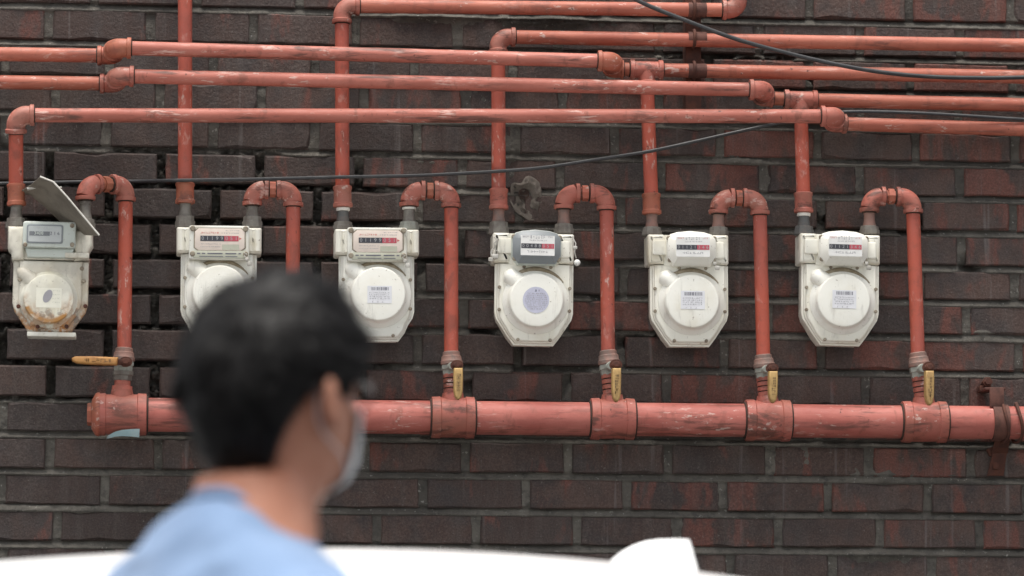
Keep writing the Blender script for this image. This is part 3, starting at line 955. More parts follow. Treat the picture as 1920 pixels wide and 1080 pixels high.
def wire_seal(root, x, z, y):
    mb = MB(); r_ = random.Random(3)
    pts = [Vector((x+.004*sin(i*1.7)+i*.0012, y-.002-.002*cos(i*2.1), z-i*.0022)) for i in range(9)]
    mb.tube(pts, .0011, 6); mb.box((x+.010, y-.003, z-.020), (.009, .005, .008), .0015)
    mb.box((x+.005, y-.004, z-.012), (.006, .004, .006), .001)
    return mb.build('wire_seal', LEAD, root, 35)

def neck(root, x0, x1, z0, z1, M_, ribs=0):
    mb = MB()
    mb.prism(rrect(x0, z1, x1, z0, .003, 2), .030, -.030, .007, 4)
    if ribs:
        for k in range(ribs):
            xx = x0+(x1-x0)*(k+.5)/ribs
            mb.tube([(xx, -.028, z0-.004), (xx, -.028, z1+.004)], (x1-x0)/ribs*.45, 10)
    return mb.build('neck', M_, root, 35)

def meter_ribbed(digits):
    r = thing('gas_meter', 'x', 'gas meter', (0, 0, 0), 'gas meters on the wall')
    neck(r, -.0775, -.046, 0, -.048, CREAM, 2); neck(r, .047, .079, 0, -.048, CREAM, 2)
    mb = MB(); mb.box((.0005, .002, -.028), (.094, .056, .054), .002); mb.build('body_block', CREAM, r)
    case_parts(r, .0005, .0700, -.049, -.152, -.208, .040, CREAM2, DISC)
    oct_ = [(-.044, -.002), (-.054, -.010), (-.054, -.050), (-.044, -.060), (.046, -.060), (.055, -.050), (.055, -.010), (.046, -.002)]
    mb = MB(); mb.prism(rrect(-.055, -.062, .056, .001, .004, 3), -.02, -.044, .003, 3); ix = mb.build('index', CREAM2, r)
    mb = MB(); mb.prism(rrect(-.047, -.060, .049, -.046, .002, 2), -.04, -.0462, .001); lo = mb.build('index_base', IDXGREEN, ix)
    mb = MB()
    for x0, x1 in ((-.040, -.034), (-.031, -.025), (-.021, .007), (.012, .032), (.036, .041)): quad(mb, x0, -.0525, x1, -.0505, -.0466)
    for x0, x1 in ((-.036, .008), (.012, .034)): quad(mb, x0, -.0575, x1, -.0562, -.0466)
    mb.build('slot', DARKTXT, ix, smooth=False)
    fp = [(-.037, -.0045), (-.044, -.011), (-.044, -.040), (-.037, -.0455), (.040, -.0455), (.047, -.040), (.047, -.011), (.040, -.0045)]
    mb = MB(); mb.prism([(x*1.05, (z+.025)*1.06-.025) for x, z in fp], -.043, -.0450, .0006); mb.build('window_frame', SCREW, ix)
    mb = MB(); mb.prism(fp, -.0445, -.0458, .0004); pl = mb.build('dial_plate', PLATE_P, ix)
    mb = MB(); glyphs(mb, -.034, -.0145, .0, -.0115, -.0461, 9); mb.build('red_print', REDTXT, ix, smooth=False)
    mb = MB(); glyphs(mb, .004, -.0145, .038, -.0125, -.0461, 8); glyphs(mb, .012, -.0095, .038, -.008, -.0461, 7); glyphs(mb, -.034, -.0345, .004, -.033, -.0461, 11); glyphs(mb, -.034, -.0395, .004, -.038, -.0461, 10)
    mb.build('small_print', GREYTXT, ix, smooth=False)
    counter(r, -.034, .036, -.0285, -.0185, -.0462, digits, 5)
    mb = MB(); mb.add([(.037, -.0461, -.021), (.042, -.0461, -.0235), (.037, -.0461, -.026)], [(0, 1, 2)]); mb.build('arrow', REDTXT, ix, smooth=False)
    mb = MB(); quad(mb, .006, -.0445, .037, -.0345, -.0463); mb.build('rating_plate', IDXGREEN, ix, smooth=False)
    for x, z in ((-.048, -.005), (.049, -.005), (-.048, -.052), (.049, -.052)):
        mb = MB(); mb.lathe((x, -.043, z), -YO, [(0, .005), (.003, .005), (.004, .004)], 14); mb.build('screw', SCREW, ix)
    wire_seal(r, .046, -.050, -.046)
    return r

def meter_round(digits, grey=False):
    r = thing('gas_meter', 'x', 'gas meter', (0, 0, 0), 'gas meters on the wall')
    neck(r, -.0735, -.042, 0, -.056, CREAM, 0); neck(r, .046, .078, 0, -.056, CREAM, 0)
    mb = MB(); mb.prism(rrect(-.066, -.040, -.038, -.011, .004, 3), -.02, -.034, .003); mb.prism(rrect(.044, -.046, .070, -.014, .004, 3), -.02, -.034, .003)
    mb.box((.003, .002, -.030), (.094, .056, .058), .002); mb.build('body_block', CREAM, r)
    cxx, zc, cov = case_parts(r, .005, .0735, -.057, -.148, -.209, .037, CREAM, DISC)
    oc_ = [(-.040, -.010), (-.033, -.001), (-.020, .003), (.004, .0055), (.030, .0035), (.045, -.001), (.053, -.010), (.053, -.044), (.042, -.061), (-.029, -.061), (-.040, -.046)]
    mb = MB(); mb.prism(oc_, -.015, -.040, .004, 3)
    ix = mb.build('index', IDXPALE if grey else IDXCREAM, r, 30)
    mb = MB(); mb.prism(offset_outline(oc_, .002), -.036, -.0565, .0125, 1)
    hood = mb.build('index_hood', IDXGREY if grey else IDXCREAM, ix, 30)
    if grey:
        mb = MB(); mb.prism(offset_outline(oc_, .003), -.036, -.0425, .002); mb.build('index_rim', IDXPALE, ix, 30)
    y = -.0570
    x0, x1 = (-.0245, .0385)
    mb = MB(); quad(mb, x0, -.0455, x1, -.0085, y); dp = mb.build('dial_plate', PLATE_W, ix, smooth=False)
    mb = MB(); glyphs(mb, x0+.003, -.0125, x0+.015, -.0095, y-.0003, 4); glyphs(mb, x1-.013, -.0125, x1-.003, -.0095, y-.0003, 4)
    mb.build('red_print', GREYTXT if grey else REDTXT, ix, smooth=False)
    mb = MB(); glyphs(mb, x0+.018, -.0145, x0+.047, -.008, y-.0003, 6, False, .5); glyphs(mb, x0+.016, -.0185, x0+.049, -.0165, y-.0003, 10); glyphs(mb, x0+.012, -.0405, x1-.012, -.0365, y-.0003, 9)
    mb.build('small_print', GREYTXT, ix, smooth=False)
    counter(r, x0+.001, x1-.001, -.0325, -.0235, y-.0004, digits, 5)
    for x, z in ((-.036, -.009), (.049, -.009), (-.034, -.050), (.047, -.050)):
        mb = MB(); mb.lathe((x, -.039, z), -YO, [(0, .0045), (.003, .0045), (.004, .0035)], 14); mb.build('screw', SCREW, ix)
    if not grey:
        wire_seal(r, .044, -.044, -.040)
    return r, cxx, zc

def place(r, xl, xr, y, dep):
    a, b_ = P(xl, y, dep), P(xr, y, dep)
    r.location = (a+b_)/2

DISC_Y = -.0455
m2 = meter_ribbed('01199051')
place(m2, 347, 473, 430, REAR)
tag(m2, 'meter half hidden behind the man\'s hair, with a pinkish dial and a plain cover')
m3 = copy_tree(m2)
place(m3, 642, 767, 433.5, REAR)
tag(m3, 'meter with pinkish dial and barcode sticker, just right above the man\'s head')
sticker_rect(m3, 0, 0, 0, 0, 0) if False else None
def add_local(root, fn):
    keep = root.location.copy(); root.location = (0, 0, 0); fn(root); root.location = keep
add_local(m3, lambda r: sticker_rect(r, -.018, -.140, .027, -.108, DISC_Y-.0004))
m5, cxx, zc = meter_round('01121346')
def rename(o, nm):
    o.name = nm
m6 = copy_tree(m5)
place(m5, 1222, 1347, 443.5, REAR); place(m6, 1507, 1630, 442.5, REAR)
add_local(m5, lambda r: sticker_rect(r, cxx-.022, zc-.015, cxx+.023, zc+.019, DISC_Y-.0004))
add_local(m6, lambda r: sticker_rect(r, cxx-.022, zc-.015, cxx+.023, zc+.019, DISC_Y-.0004))
tag(m5, 'clean cream meter with white dial, between the grey dialled meter and the rightmost meter')
tag(m6, 'rightmost cream meter, fed through a dark grey nipple wrapped with white tape')
m4, cxx, zc = meter_round('00488051', True)
place(m4, 935, 1057, 441, REAR)
tag(m4, 'cream meter with the dark grey dial housing and a round lavender sticker')
def m4_extra(r):
    mb = MB(); mb.add([(x, DISC_Y-.0004, z) for x, z in circle(cxx-.001, zc, .0245, 36)], [tuple(range(36))]); s = mb.build('sticker', LAV, r, smooth=False)
    mb = MB(); glyphs(mb, cxx-.004, zc+.0155, cxx+.006, zc+.0195, DISC_Y-.0008, 2)
    mb.build('small_print', DARKTXT, s, smooth=False)
    mb = MB()
    for k in range(9):
        z = zc+.012-k*.0036
        hw = sqrt(max(0, .021**2-(z-zc)**2))
        glyphs(mb, cxx-hw, z-.0011, cxx+hw, z+.0011, DISC_Y-.0008, max(3, int(hw/.0019)))
    mb.build('small_print', GREYTXT, s, smooth=False)
    mb = MB()
    pts = [Vector((-.072+.006*sin(i*.9), -.034, -.010-i*.0058)) for i in range(8)]
    mb.tube(pts, .0012, 6); mb.box((-.070, -.034, -.046), (.012, .006, .009), .002); mb.box((-.078, -.034, -.052), (.009, .006, .008), .002)
    mb.tube([(-.064, -.034, -.012), (-.072, -.036, -.022), (-.070, -.036, -.034), (-.060, -.034, -.040)], .0012, 6)
    mb.build('wire_seal', LEAD, r)
    mb = MB(); mb.tube([(.074, -.032, -.006), (.080, -.034, -.018), (.078, -.034, -.034), (.081, -.034, -.046)], .0012, 6); mb.box((.079, -.034, -.026), (.008, .005, .006), .0015); mb.build('wire_seal', LEAD, r)
    mb = MB(); mb.lathe((.083, -.030, -.054), -YO, [(-.002, .001), (0, .0048), (.004, .0062), (.008, .0048), (.0095, .001)], 16); mb.build('seal', BALLW, r, 60)
add_local(m4, m4_extra)

# the old meter at the left
def meter_old():
    r = thing('gas_meter', 'rust-stained grimy old meter with a small grey index window, at the far left', 'gas meter', (0, 0, 0), 'gas meters on the wall')
    mb = MB()
    mb.prism([(-.077, 0), (-.046, 0), (-.046, -.062), (-.068, -.062), (-.070, -.047), (-.076, -.042)], .028, -.028, .008, 3)
    mb.build('neck', OLDCREAM, r)
    mb = MB()
    mb.prism([(.044, -.004), (.077, -.004), (.078, -.030), (.070, -.044), (.072, -.058), (.044, -.062)], .028, -.026, .008, 3)
    mb.box((0, .004, -.03), (.094, .044, .06), .002)
    mb.build('neck', OLDCREAM, r)
    cx, hw = .003, .0695
    def outline(d):
        R_ = [(hw-d, -.062), (hw-d, -.140), (hw-d-.004, -.155), (hw-d-.018, -.175), (.040-d*.5, -.192+d*.6), (.034-d*.5, -.194+d)]
        return [(cx+x, z) for x, z in R_]+[(cx-x, z) for x, z in reversed(R_)]
    mb = MB(); mb.prism(outline(.005), .035, -.012, .003); mb.build('case', OLDCREAM, r)
    mb = MB(); mb.prism(outline(.001), -.004, -.016, .004, 3); mb.prism(outline(.012), -.016, -.024, .006, 3); mb.build('front_plate', OLDCREAM, r)
    mb = MB(); mb.box((.007, .0, -.197), (.088, .050, .008), .001); mb.build('foot_plate', CREAM2, r)
    zc = -.133; cxx = .001
    mb = MB(); mb.lathe((cxx, -.022, zc), -YO, [(0, .053), (.003, .051), (.009, .0465), (.0135, .0455), (.0155, .044), (.0162, .041), (.0162, .001)], 48); mb.build('cover', OLDYEL, r, 28)
    mb = MB(); a, b_ = Vector((-.046, -.018, -.086)), Vector((-.018, -.022, zc+.024))
    mb.tube([a+(b_-a)*(-.4), a+(b_-a)*(-.15), a+(b_-a)*.3, b_, b_+(b_-a)*.4], [.004, .012, .014, .015, .010], 18); mb.build('gas_passage', OLDCREAM, r, 60)
    mb = MB(); mb.prism([(x, z) for x, z in rect(-.022, -.150, .024, -.114)], -.0380, -.0385); st = mb.build('sticker', YSTICK, r, smooth=False)
    mb = MB(); mb.add([(cxx-.002+.0075*cos(t_)*cos(.45)+.0125*sin(t_)*sin(.45), -.0390, zc+.004-.0075*cos(t_)*sin(.45)+.0125*sin(t_)*cos(.45)) for t_ in [2*pi*i/28 for i in range(28)]], [tuple(range(28))]); mb.build('emblem', GREYTXT, st, smooth=False)
    mb = MB()
    for k in range(4): glyphs(mb, .008, -.120-k*.007, .022, -.118-k*.007, -.0388, 4)
    mb.build('small_print', IDXGREEN, st, smooth=False)
    # index
    mb = MB(); mb.prism(rrect(-.049, -.040, .047, .008, .005, 3), -.015, -.040, .003, 3); ix = mb.build('index', IDXPALE, r)
    mb = MB(); mb.prism([(-.044, -.040), (.044, -.040), (.040, -.057), (-.040, -.057)], -.015, -.030, .003); mb.build('index_base', IDXPALE, ix)
    mb = MB(); mb.prism(rrect(-.042, -.033, .024, .002, .004, 3), -.0395, -.0415, .0008); mb.build('window_frame', IDXGREY, ix)
    mb = MB(); mb.prism(rrect(-.039, -.030, .021, -.001, .003, 3), -.0415, -.0420, 0); mb.build('dial_plate', LENSGREY, ix, smooth=False)
    mb = MB(); glyphs(mb, -.03, -.006, .01, -.003, -.0423, 8); mb.build('small_print', IDXPALE, ix, smooth=False)
    mb = MB(); quad(mb, -.037, -.0190, .000, -.0110, -.0423); mb.build('counter_strip', OLDSTRIP, ix, smooth=False)
    mb = MB(); t_ = text_mesh('3408', .0085, -.020, -.0145, -.0426); mb.add(t_.v, t_.f); mb.build('figures', IDXPALE, ix, smooth=False)
    mb = MB(); t_ = text_mesh('2 1 6', .0085, .009, -.0145, -.0426); mb.add(t_.v, t_.f); mb.build('figures', DARKTXT, ix, smooth=False)
    for x, z in ((.040, .001), (.041, -.034), (-.044, -.036)):
        mb = MB(); mb.lathe((x, -.039, z), -YO, [(0, .0042), (.003, .0042), (.004, .003)], 12); mb.build('screw', SCREW, ix)
    for x, z in ((-.056, -.098), (.060, -.098), (-.057, -.147), (.064, -.144), (-.021, -.183), (.031, -.182), (.056, -.075)):
        mb = MB(); mb.lathe((cx+x, -.021, z), -YO, [(0, .004), (.003, .004), (.0042, .003)], 8); mb.build('screw', RUST if z < -.14 else SCREW, r)
    mb = MB(); mb.box((.050, -.026, -.052), (.044, .012, .010), .002); mb.build('bracket', OLDCREAM, r)
    return r
m1 = meter_old()
place(m1, 30, 160, 429, D1DEP)

for m_, a_ in ((m1, -.4), (m2, .3), (m3, .5), (m4, -.5), (m5, .25), (m6, -.8)): m_.rotation_euler = (0, radians(-a_), 0)

# loose plate over the old meter
mb = MB()
eA = [(75, 331), (100, 341), (125, 368), (150, 398), (170, 422), (186, 441)]
n = len(eA); vs = []
for j, (dep, dx, dy) in enumerate(((.200, 0, 0), (.150, -18, 16), (.100, -42, 30))):
    for i, (x, y) in enumerate(eA):
        vs.append(P(x+dx, y+dy*(1-1.3*i/n), dep))
m_ = len(vs)
vs2 = [v+Vector((-.0012, 0, -.0016)) for v in vs]
fs = []
for j in range(2):
    for i in range(n-1):
        a = j*n+i
        fs.append((a, a+1, a+n+1, a+n)); fs.append((a+m_, a+n+m_, a+n+1+m_, a+1+m_))
bd = [(0, i, i+1) for i in range(n-1)]
for i in range(n-1):
    fs.append((i, i+m_, i+1+m_, i+1)); a = 2*n+i; fs.append((a, a+1, a+1+m_, a+m_))
for j in range(2):
    a = j*n; fs.append((a, a+n, a+n+m_, a+m_)); a = j*n+n-1; fs.append((a, a+m_, a+n+m_, a+n))
mb.add(vs+vs2, fs)
lp = thing('loose_plate', 'bent thin grey metal plate lying askew over the rust-stained meter', 'metal plate', P(130, 420, .13))
mb.build('sheet', OLDPLATE, lp, 60)
mb = MB(); mb.tube([P(x, y, .2005) for x, y in eA], .0016, 8); mb.build('rim', PLATEDGE, lp, 60)  # pale tube added as the painted bright line of the lit front edge
mb = MB()
a, b_ = P(60, 354, .10), P(108, 357, .14)
mb.box((a+b_)/2, ((b_-a).length, .05, .0025), 0, Matrix.Rotation(-.05, 3, 'Y')); mb.build('folded_edge', PLATEDGE, lp)

# ------------------------------------------------------------------ cables
def spline(ctrl, k=10):
    pts = [Vector(c) for c in ctrl]; out = []
    for i in range(len(pts)-1):
        p0 = pts[max(0, i-1)]; p1 = pts[i]; p2 = pts[i+1]; p3 = pts[min(len(pts)-1, i+2)]
        for j in range(k):
            t_ = j/k
            out.append(.5*((2*p1)+(p2-p0)*t_+(2*p0-5*p1+4*p2-p3)*t_*t_+(3*p1-p0-3*p2+p3)*t_**3))
    out.append(pts[-1]); return out
mb = MB()
mb.tube(spline([P(1040, -85, .17), P(1190, -2, .165), P(1285, 38, .165), P(1380, 73, .165), P(1470, 98, .16), P(1560, 119, .155), P(1650, 135, .15), P(1740, 143.5, .14), P(1830, 146, .13), P(1920, 145, .12), P(2200, 138, .11)]), .0040, 10)
tag(mb.build('cable', CABLE, None, 60), 'black cable slanting down across the top right pipes', 'cable', 'black cables')
mb = MB()
mb.tube(spline([P(-300, 347, .03), P(0, 344, .03), P(150, 341, .03), P(250, 340, .034), P(312, 338.5, .07), P(347, 338, .079), P(480, 336, .079), P(560, 334, .08), P(640, 332, .079), P(720, 330.5, .08), P(800, 328.5, .08), P(935, 321, .079), P(1020, 314, .08), P(1120, 299, .08), P(1216, 284, .079), P(1300, 266, .08), P(1380, 248, .085), P(1450, 233, .095), P(1505, 221, .098), P(1560, 212, .09), P(1620, 209.5, .085), P(1740, 213, .08), P(1920, 224, .07), P(2200, 240, .05)]), .0034, 10)
tag(mb.build('cable', CABLE, None, 60), 'thin black cable sagging across the upright pipes just above the meters', 'cable', 'black cables')

# ------------------------------------------------------------------ rusty wall channel with U-bolts
a, b_ = P(1297, -220, .022), P(1297, 214, .022)
ch = thing('wall_channel', 'upright rusty steel channel fixed to the wall behind the upper pipes', 'bracket', b_)
mb = MB(); hgt = a.z-b_.z; zc_ = (a.z+b_.z)/2; xm = (a.x+b_.x)/2
mb.box((xm, -.040, zc_), (.029, .004, hgt)); mb.box((xm-.0125, -.020, zc_), (.004, .036, hgt)); mb.box((xm+.0125, -.020, zc_), (.004, .036, hgt))
mb.build('channel', RUST, ch, smooth=False)
for py in (18, 72.5, 132):
    c_ = P(1301, py, REAR)
    mb = MB()
    arc = [c_+Vector((0, -.0158*cos(t_), .0158*sin(t_))) for t_ in [radians(-90+180*i/12) for i in range(13)]]
    pts = [c_+Vector((0, .020, -.0158))]+arc+[c_+Vector((0, .020, .0158))]
    mb.tube(pts, .0032, 8); mb.build('clamp_bolt', RUST, ch, 60)
    mb = MB()
    mb.lathe(P(1290, py+.3, REAR), XO, [(0, .0136), (.0005, .0139), (.034, .0139), (.0345, .0136)], 20)
    mb.build('clamp_band', RUSTB, ch, 40)

# ------------------------------------------------------------------ clamp holding the main pipe
c_ = main_pt(1877)
cl = thing('pipe_clamp', 'rusty strap clamp holding the thick main pipe at the right edge', 'clamp', c_)
mb = MB()
mb.lathe(c_-mdir*.019, mdir, [(0, .0318), (.0005, .0345), (.030, .0345), (.0305, .0318)], 36)
mb.build('strap', RUSTB, cl, 30)
mb = MB()
for off, ph in ((.004, 0), (.030, .2)):
    ring = [c_+mdir*(off+.004*sin(t_*2+ph))+Vector((0, .0365*cos(t_), .0365*sin(t_))) for t_ in [2*pi*i/32 for i in range(33)]]
    mb.tube(ring, .0032, 8)
mb.build('ring', RUST, cl, 60)
mb = MB()
p1 = P(1869, 745, .075)
mb.box(p1, (.027, .005, .036), .001); 
p2 = P(1855, 731, .05); mb.box(p2+Vector((.006, .0, 0)), (.040, .05, .005), .001)
mb.build('tab', RUSTB, cl, 30)
mb = MB()
p3 = P(1849, 717, .03)
mb.lathe(p3+YO*.04, -YO, [(0, .005), (.045, .005), (.046, .010), (.053, .010), (.054, .0065), (.063, .0065)], 6); mb.box(p3+Vector((-.002, .01, -.012)), (.022, .03, .012), .001)
mb.build('bolt', RUST, cl, 30)
mb = MB()
l0, l1, l2 = P(1880, 822, .06), P(1874, 850, .02), P(1866, 892, .008)
for a, b_ in ((l0, l1), (l1, l2)):
    d_ = b_-a; n_ = XO*.0135; 
    t1 = Vector((0, -.0025, 0))
    vs = [a-n_, a+n_, b_+n_*1.15, b_-n_*1.15]
    vs = [v+t1 for v in vs]+[v-t1 for v in vs]
    mb.add(vs, [(0, 1, 2, 3), (7, 6, 5, 4), (0, 4, 5, 1), (1, 5, 6, 2), (2, 6, 7, 3), (3, 7, 4, 0)])
rr = random.Random(9)
for i in range(7):
    mb.box(P(1866+rr.uniform(-12, 14), 850+rr.uniform(-12, 26), .012), (.014, .012, .016), .003, Matrix.Rotation(rr.uniform(-.6, .6), 3, 'Y'))
mb.lathe(P(1868, 874, .005), -YO, [(0, .006), (.009, .006), (.011, .004)], 6)
mb.build('wall_leg', RUST, cl, 30)

# ------------------------------------------------------------------ small things on the wall
mb = MB()
sh = [(200, 818, .05), (207, 814, .080), (217, 809, .092), (229, 806, .096), (246, 804.5, .094), (262, 804, .088)]
vs = [P(*s_) for s_ in sh]; k = len(vs)
vs += [P(x-1 if i else x, y+4+i*2.2, d_*.9) for i, (x, y, d_) in enumerate(sh)]
th = Vector((0, .0015, -.001))
vs += [v+th for v in vs]
fs = []
for i in range(k-1):
    fs += [(i, i+1, k+i+1, k+i), (2*k+i, 3*k+i, 3*k+i+1, 2*k+i+1), (i, 2*k+i, 2*k+i+1, i+1), (k+i, k+i+1, 3*k+i+1, 3*k+i)]
fs += [(0, k, 3*k, 2*k), (k-1, 3*k-1, 4*k-1, 2*k-1)]
mb.add(vs, fs)
tag(mb.build('plastic_scrap', BLUEP, None, 60), 'pale blue plastic scrap tucked under the left end of the main pipe', 'scrap')

# crumbly mortar thrown up round a hole
q = P(986, 368)
mb = MB(); vs = []; fs = []; NR, NA = 14, 40
for i in range(NR+1):
    rr_ = i/NR
    for j in range(NA):
        a = 2*pi*j/NA
        wob = 1+.45*noise.noise(Vector((cos(a)*1.3, sin(a)*1.3, 3.1)))
        R_ = .036*wob*rr_
        x, z = R_*cos(a)*1.0, R_*sin(a)*1.15
        nn = noise.noise(Vector((x*70, z*70, 1.7)))*.7+noise.noise(Vector((x*160, z*160, 5)))*.5
        up_bias = .35+.65*max(0, sin(a-.4))
        hh = .008*exp(-((rr_-.66)/.24)**2)*(max(0, cos(a-1.0))**1.5*1.0+max(0, cos(a+.55))**6*.6-.18+1.0*nn)*1.2-.004*(rr_ < .35)+(.004*nn if rr_ < .95 else 0)
        vs.append((q.x+x, -.0005-max(-.006, hh)+(.012 if i == NR else 0), q.z+z))
for i in range(NR):
    for j in range(NA):
        j2 = (j+1) % NA
        fs.append((i*NA+j, i*NA+j2, (i+1)*NA+j2, (i+1)*NA+j))
mb.add(vs, fs)
LUMP = mat_metal('mortar_lump_grey', (.145, .125, .105), (.085, .07, .06), .95, 0, 70)
lump = tag(mb.build('mortar_lump', LUMP, None, 60), 'rough grey lump of mortar round a dark hole beside the fourth riser', 'mortar patch')

mb = MB(); mb.lathe(q+Vector((-.004, .002, .004)), -YO, [(0, .010), (.004, .0105), (.0045, .008), (.0015, .0075)], 14)  # dark disc added to paint the darkness inside the hole
mb.build('hole_dark_disc', BLACKGAP, lump, 40)

# ------------------------------------------------------------------ car
cw, t, b = new_mat('car_paint_white', .22, 0, .5)
b.inputs['Base Color'].default_value = (.84, .84, .83, 1); b.inputs['Coat Weight'].default_value = .15; b.inputs['Coat Roughness'].default_value = .1; b.inputs['Specular IOR Level'].default_value = .3
g = G(t); c = g.coord('world')
g.l(g.mix(g.mul(g.ramp(g.noise(c, 30, 4), .5, .8), .15), (.84, .84, .83), (.7, .69, .66)), b.inputs['Base Color'])
CARW = cw
GLASS = flat('car_glass_dark', (.02, .022, .024), .05); TYRE = flat('tyre_rubber', (.02, .02, .02), .85); RIM = flat('rim_alloy', (.45, .45, .46), .3, .8)
LAMPR = flat('tail_lamp_red', (.35, .02, .02), .15); LAMPW = flat('head_lamp_clear', (.6, .62, .64), .1); TRIM = flat('trim_black', (.03, .03, .03), .5)
CY = -1.52
car = thing('parked_car', 'white car parked along the wall behind the man, only its roof in view', 'car', (-1.1, CY, 0))
roof_px = [(0, 1051), (220, 1036), (450, 1028), (640, 1028.5), (900, 1036), (1145, 1052), (1340, 1079)]
rp = [P(x, y, -CY+.1) for x, y in roof_px]
A_ = np.polyfit([p.x for p in rp], [p.z for p in rp], 3)
def roof_z(x): return float(np.polyval(A_, x))
XF, XR = -1.30, .62     # roof from windscreen top to tailgate top
def cab_top(x):
    if x < XF: 
        z0 = roof_z(XF); t_ = (XF-x)/.75
        return z0-.52*t_-.05*sin(pi*min(1, t_))*-1
    if x > XR:
        z0 = roof_z(XR); t_ = (x-XR)/.42
        return z0-.50*t_**1.15
    return roof_z(x)
def ring_sec(x, zb, zt, hw, ht, p, n=40):
    """cabin section: narrow crown of half width ht over a base of half width hw"""
    out = []
    for i in range(n+1):
        s_ = -1+2*i/n
        a = abs(s_)
        if a < .62:
            u = a/.62
            yy = ht*u; z = zt-.055*u**2.2*(1 if zt-zb > .3 else .4)
        else:
            u = (a-.62)/.38
            ze = zt-.055*(1 if zt-zb > .3 else .4)
            rnd_ = .05*sin(pi*min(1, u*2.2)) if u < .45 else 0
            yy = ht+(hw-ht)*u+rnd_*.5; z = ze+(zb-ze)*u**1.15
        out.append((x, CY+(yy if s_ > 0 else -yy), z))
    return out
mb = MB(); vs = []; fs = []; N_ = 40
xs = [XF-.75+.75*i/8 for i in range(8)]+[XF+(XR-XF)*i/36 for i in range(37)]+[XR+.42*i/6 for i in range(1, 7)]
for x in xs:
    zt = cab_top(x); zb = .93
    vs += ring_sec(x, min(zb, zt-.01), zt, .80, .56 if XF <= x <= XR else .56+.1*min(1, (XF-x)/.75 if x < XF else (x-XR)/.42), 2)
for i in range(len(xs)-1):
    for j in range(N_):
        a = i*(N_+1)+j; fs.append((a, a+1, a+N_+2, a+N_+1))
mb.add(vs, fs); roof = mb.build('roof', CARW, car, 25)
# lower body
def low(x):
    L0, L1 = -3.15, 1.15
    u = (x-L0)/(L1-L0)
    hw = .88*(1-max(0, (.12-u)/.12)**2*.28-max(0, (u-.9)/.1)**2*.16)
    zt = .95 if x > XF-.75 else .95-.16*((XF-.75-x)/1.1)**1.4
    return hw, zt, .26+.06*max(0, (.06-u)/.06)
xs2 = [-3.15+4.30*i/40 for i in range(41)]; vs = []; fs = []; K = 24
for x in xs2:
    hw, zt, zb = low(x)
    for j in range(K):
        a = 2*pi*j/K; ca, sa = cos(a), sin(a)
        yy = hw*abs(ca)**.35*(1 if ca > 0 else -1); z = (zt+zb)/2+(zt-zb)/2*abs(sa)**.5*(1 if sa > 0 else -1)
        vs.append((x, CY+yy, z))
for i in range(40):
    for j in range(K):
        j2 = (j+1) % K; fs.append((i*K+j, i*K+j2, (i+1)*K+j2, (i+1)*K+j))
fs += [tuple(range(K)), tuple(40*K+j for j in range(K-1, -1, -1))]
mb = MB(); mb.add(vs, fs); mb.build('body', CARW, car, 40)
def side_pt(x, v, s_, off=.004):
    zt = cab_top(x)-.055; z = zt+(.93-zt)*(v**1.15)
    u = v
    yy = .56+.24*u
    return (x, CY+s_*(yy+off+.012), z)
for s_ in (-1, 1):
    for x0, x1, x0b in ((XF-.02, -.46, -1.62), (-.38, .32, -.38), (.40, .66, .40)):
        mb = MB(); mb.add([side_pt(x0, .22, s_), side_pt(x1, .22, s_), side_pt(x1, .95, s_), side_pt(x0b, .95, s_)], [(0, 1, 2, 3)])
        mb.add([side_pt(x0, .22, s_, -.01), side_pt(x1, .22, s_, -.01), side_pt(x1, .95, s_, -.01), side_pt(x0b, .95, s_, -.01)], [(3, 2, 1, 0)])
        mb.build('side_window', GLASS, car, smooth=False)
    for xw in (-2.32, .42):
        mb = MB(); mb.lathe((xw, CY+s_*.66, .32), YO*s_, [(0, .20), (.0, .32), (.03, .33), (.19, .33), (.225, .31), (.23, .22)], 36); tw = mb.build('tyre', TYRE, car, 40)
        mb = MB(); mb.lathe((xw, CY+s_*.80, .32), YO*s_, [(0, .215), (.085, .215), (.095, .20), (.07, .17), (.075, .05), (.09, .04)], 20); mb.build('rim', RIM, tw, 30)
    mb = MB(); mb.box((-1.42, CY+s_*.98, .99), (.12, .20, .13), .04); mb.build('wing_mirror', CARW, car)
    for xh in (-.62, .26):
        mb = MB(); mb.box((xh, CY+s_*.886, .80), (.17, .025, .03), .01); mb.build('door_handle', CARW, car)
    mb = MB(); mb.box((-3.05, CY+s_*.60, .66), (.20, .34, .13), .05); mb.build('headlight', LAMPW, car)
    mb = MB(); mb.box((1.09, CY+s_*.66, .80), (.12, .26, .18), .04); mb.build('tail_light', LAMPR, car)
mb = MB(); vs = [(XF-.04, CY-.50, cab_top(XF-.04)-.02), (XF-.04, CY+.50, cab_top(XF-.04)-.02), (XF-.68, CY+.60, cab_top(XF-.68)+.0), (XF-.68, CY-.60, cab_top(XF-.68)+.0)]
mb.add([(v[0]-.012, v[1], v[2]+.03) for v in vs]+[(v[0]+.01, v[1], v[2]-.02) for v in vs], [(0, 1, 2, 3), (7, 6, 5, 4)]); mb.build('windscreen', GLASS, car, smooth=False)
mb = MB(); vs = [(XR+.06, CY-.46, cab_top(XR+.06)), (XR+.06, CY+.46, cab_top(XR+.06)), (XR+.34, CY+.54, cab_top(XR+.34)), (XR+.34, CY-.54, cab_top(XR+.34))]
mb.add([(v[0]+.014, v[1], v[2]+.012) for v in vs]+[(v[0]-.01, v[1], v[2]-.02) for v in vs], [(0, 1, 2, 3), (7, 6, 5, 4)]); mb.build('rear_window', GLASS, car, smooth=False)
mb = MB(); mb.box((-3.13, CY, .42), (.10, 1.1, .16), .03); mb.build('grille', TRIM, car)
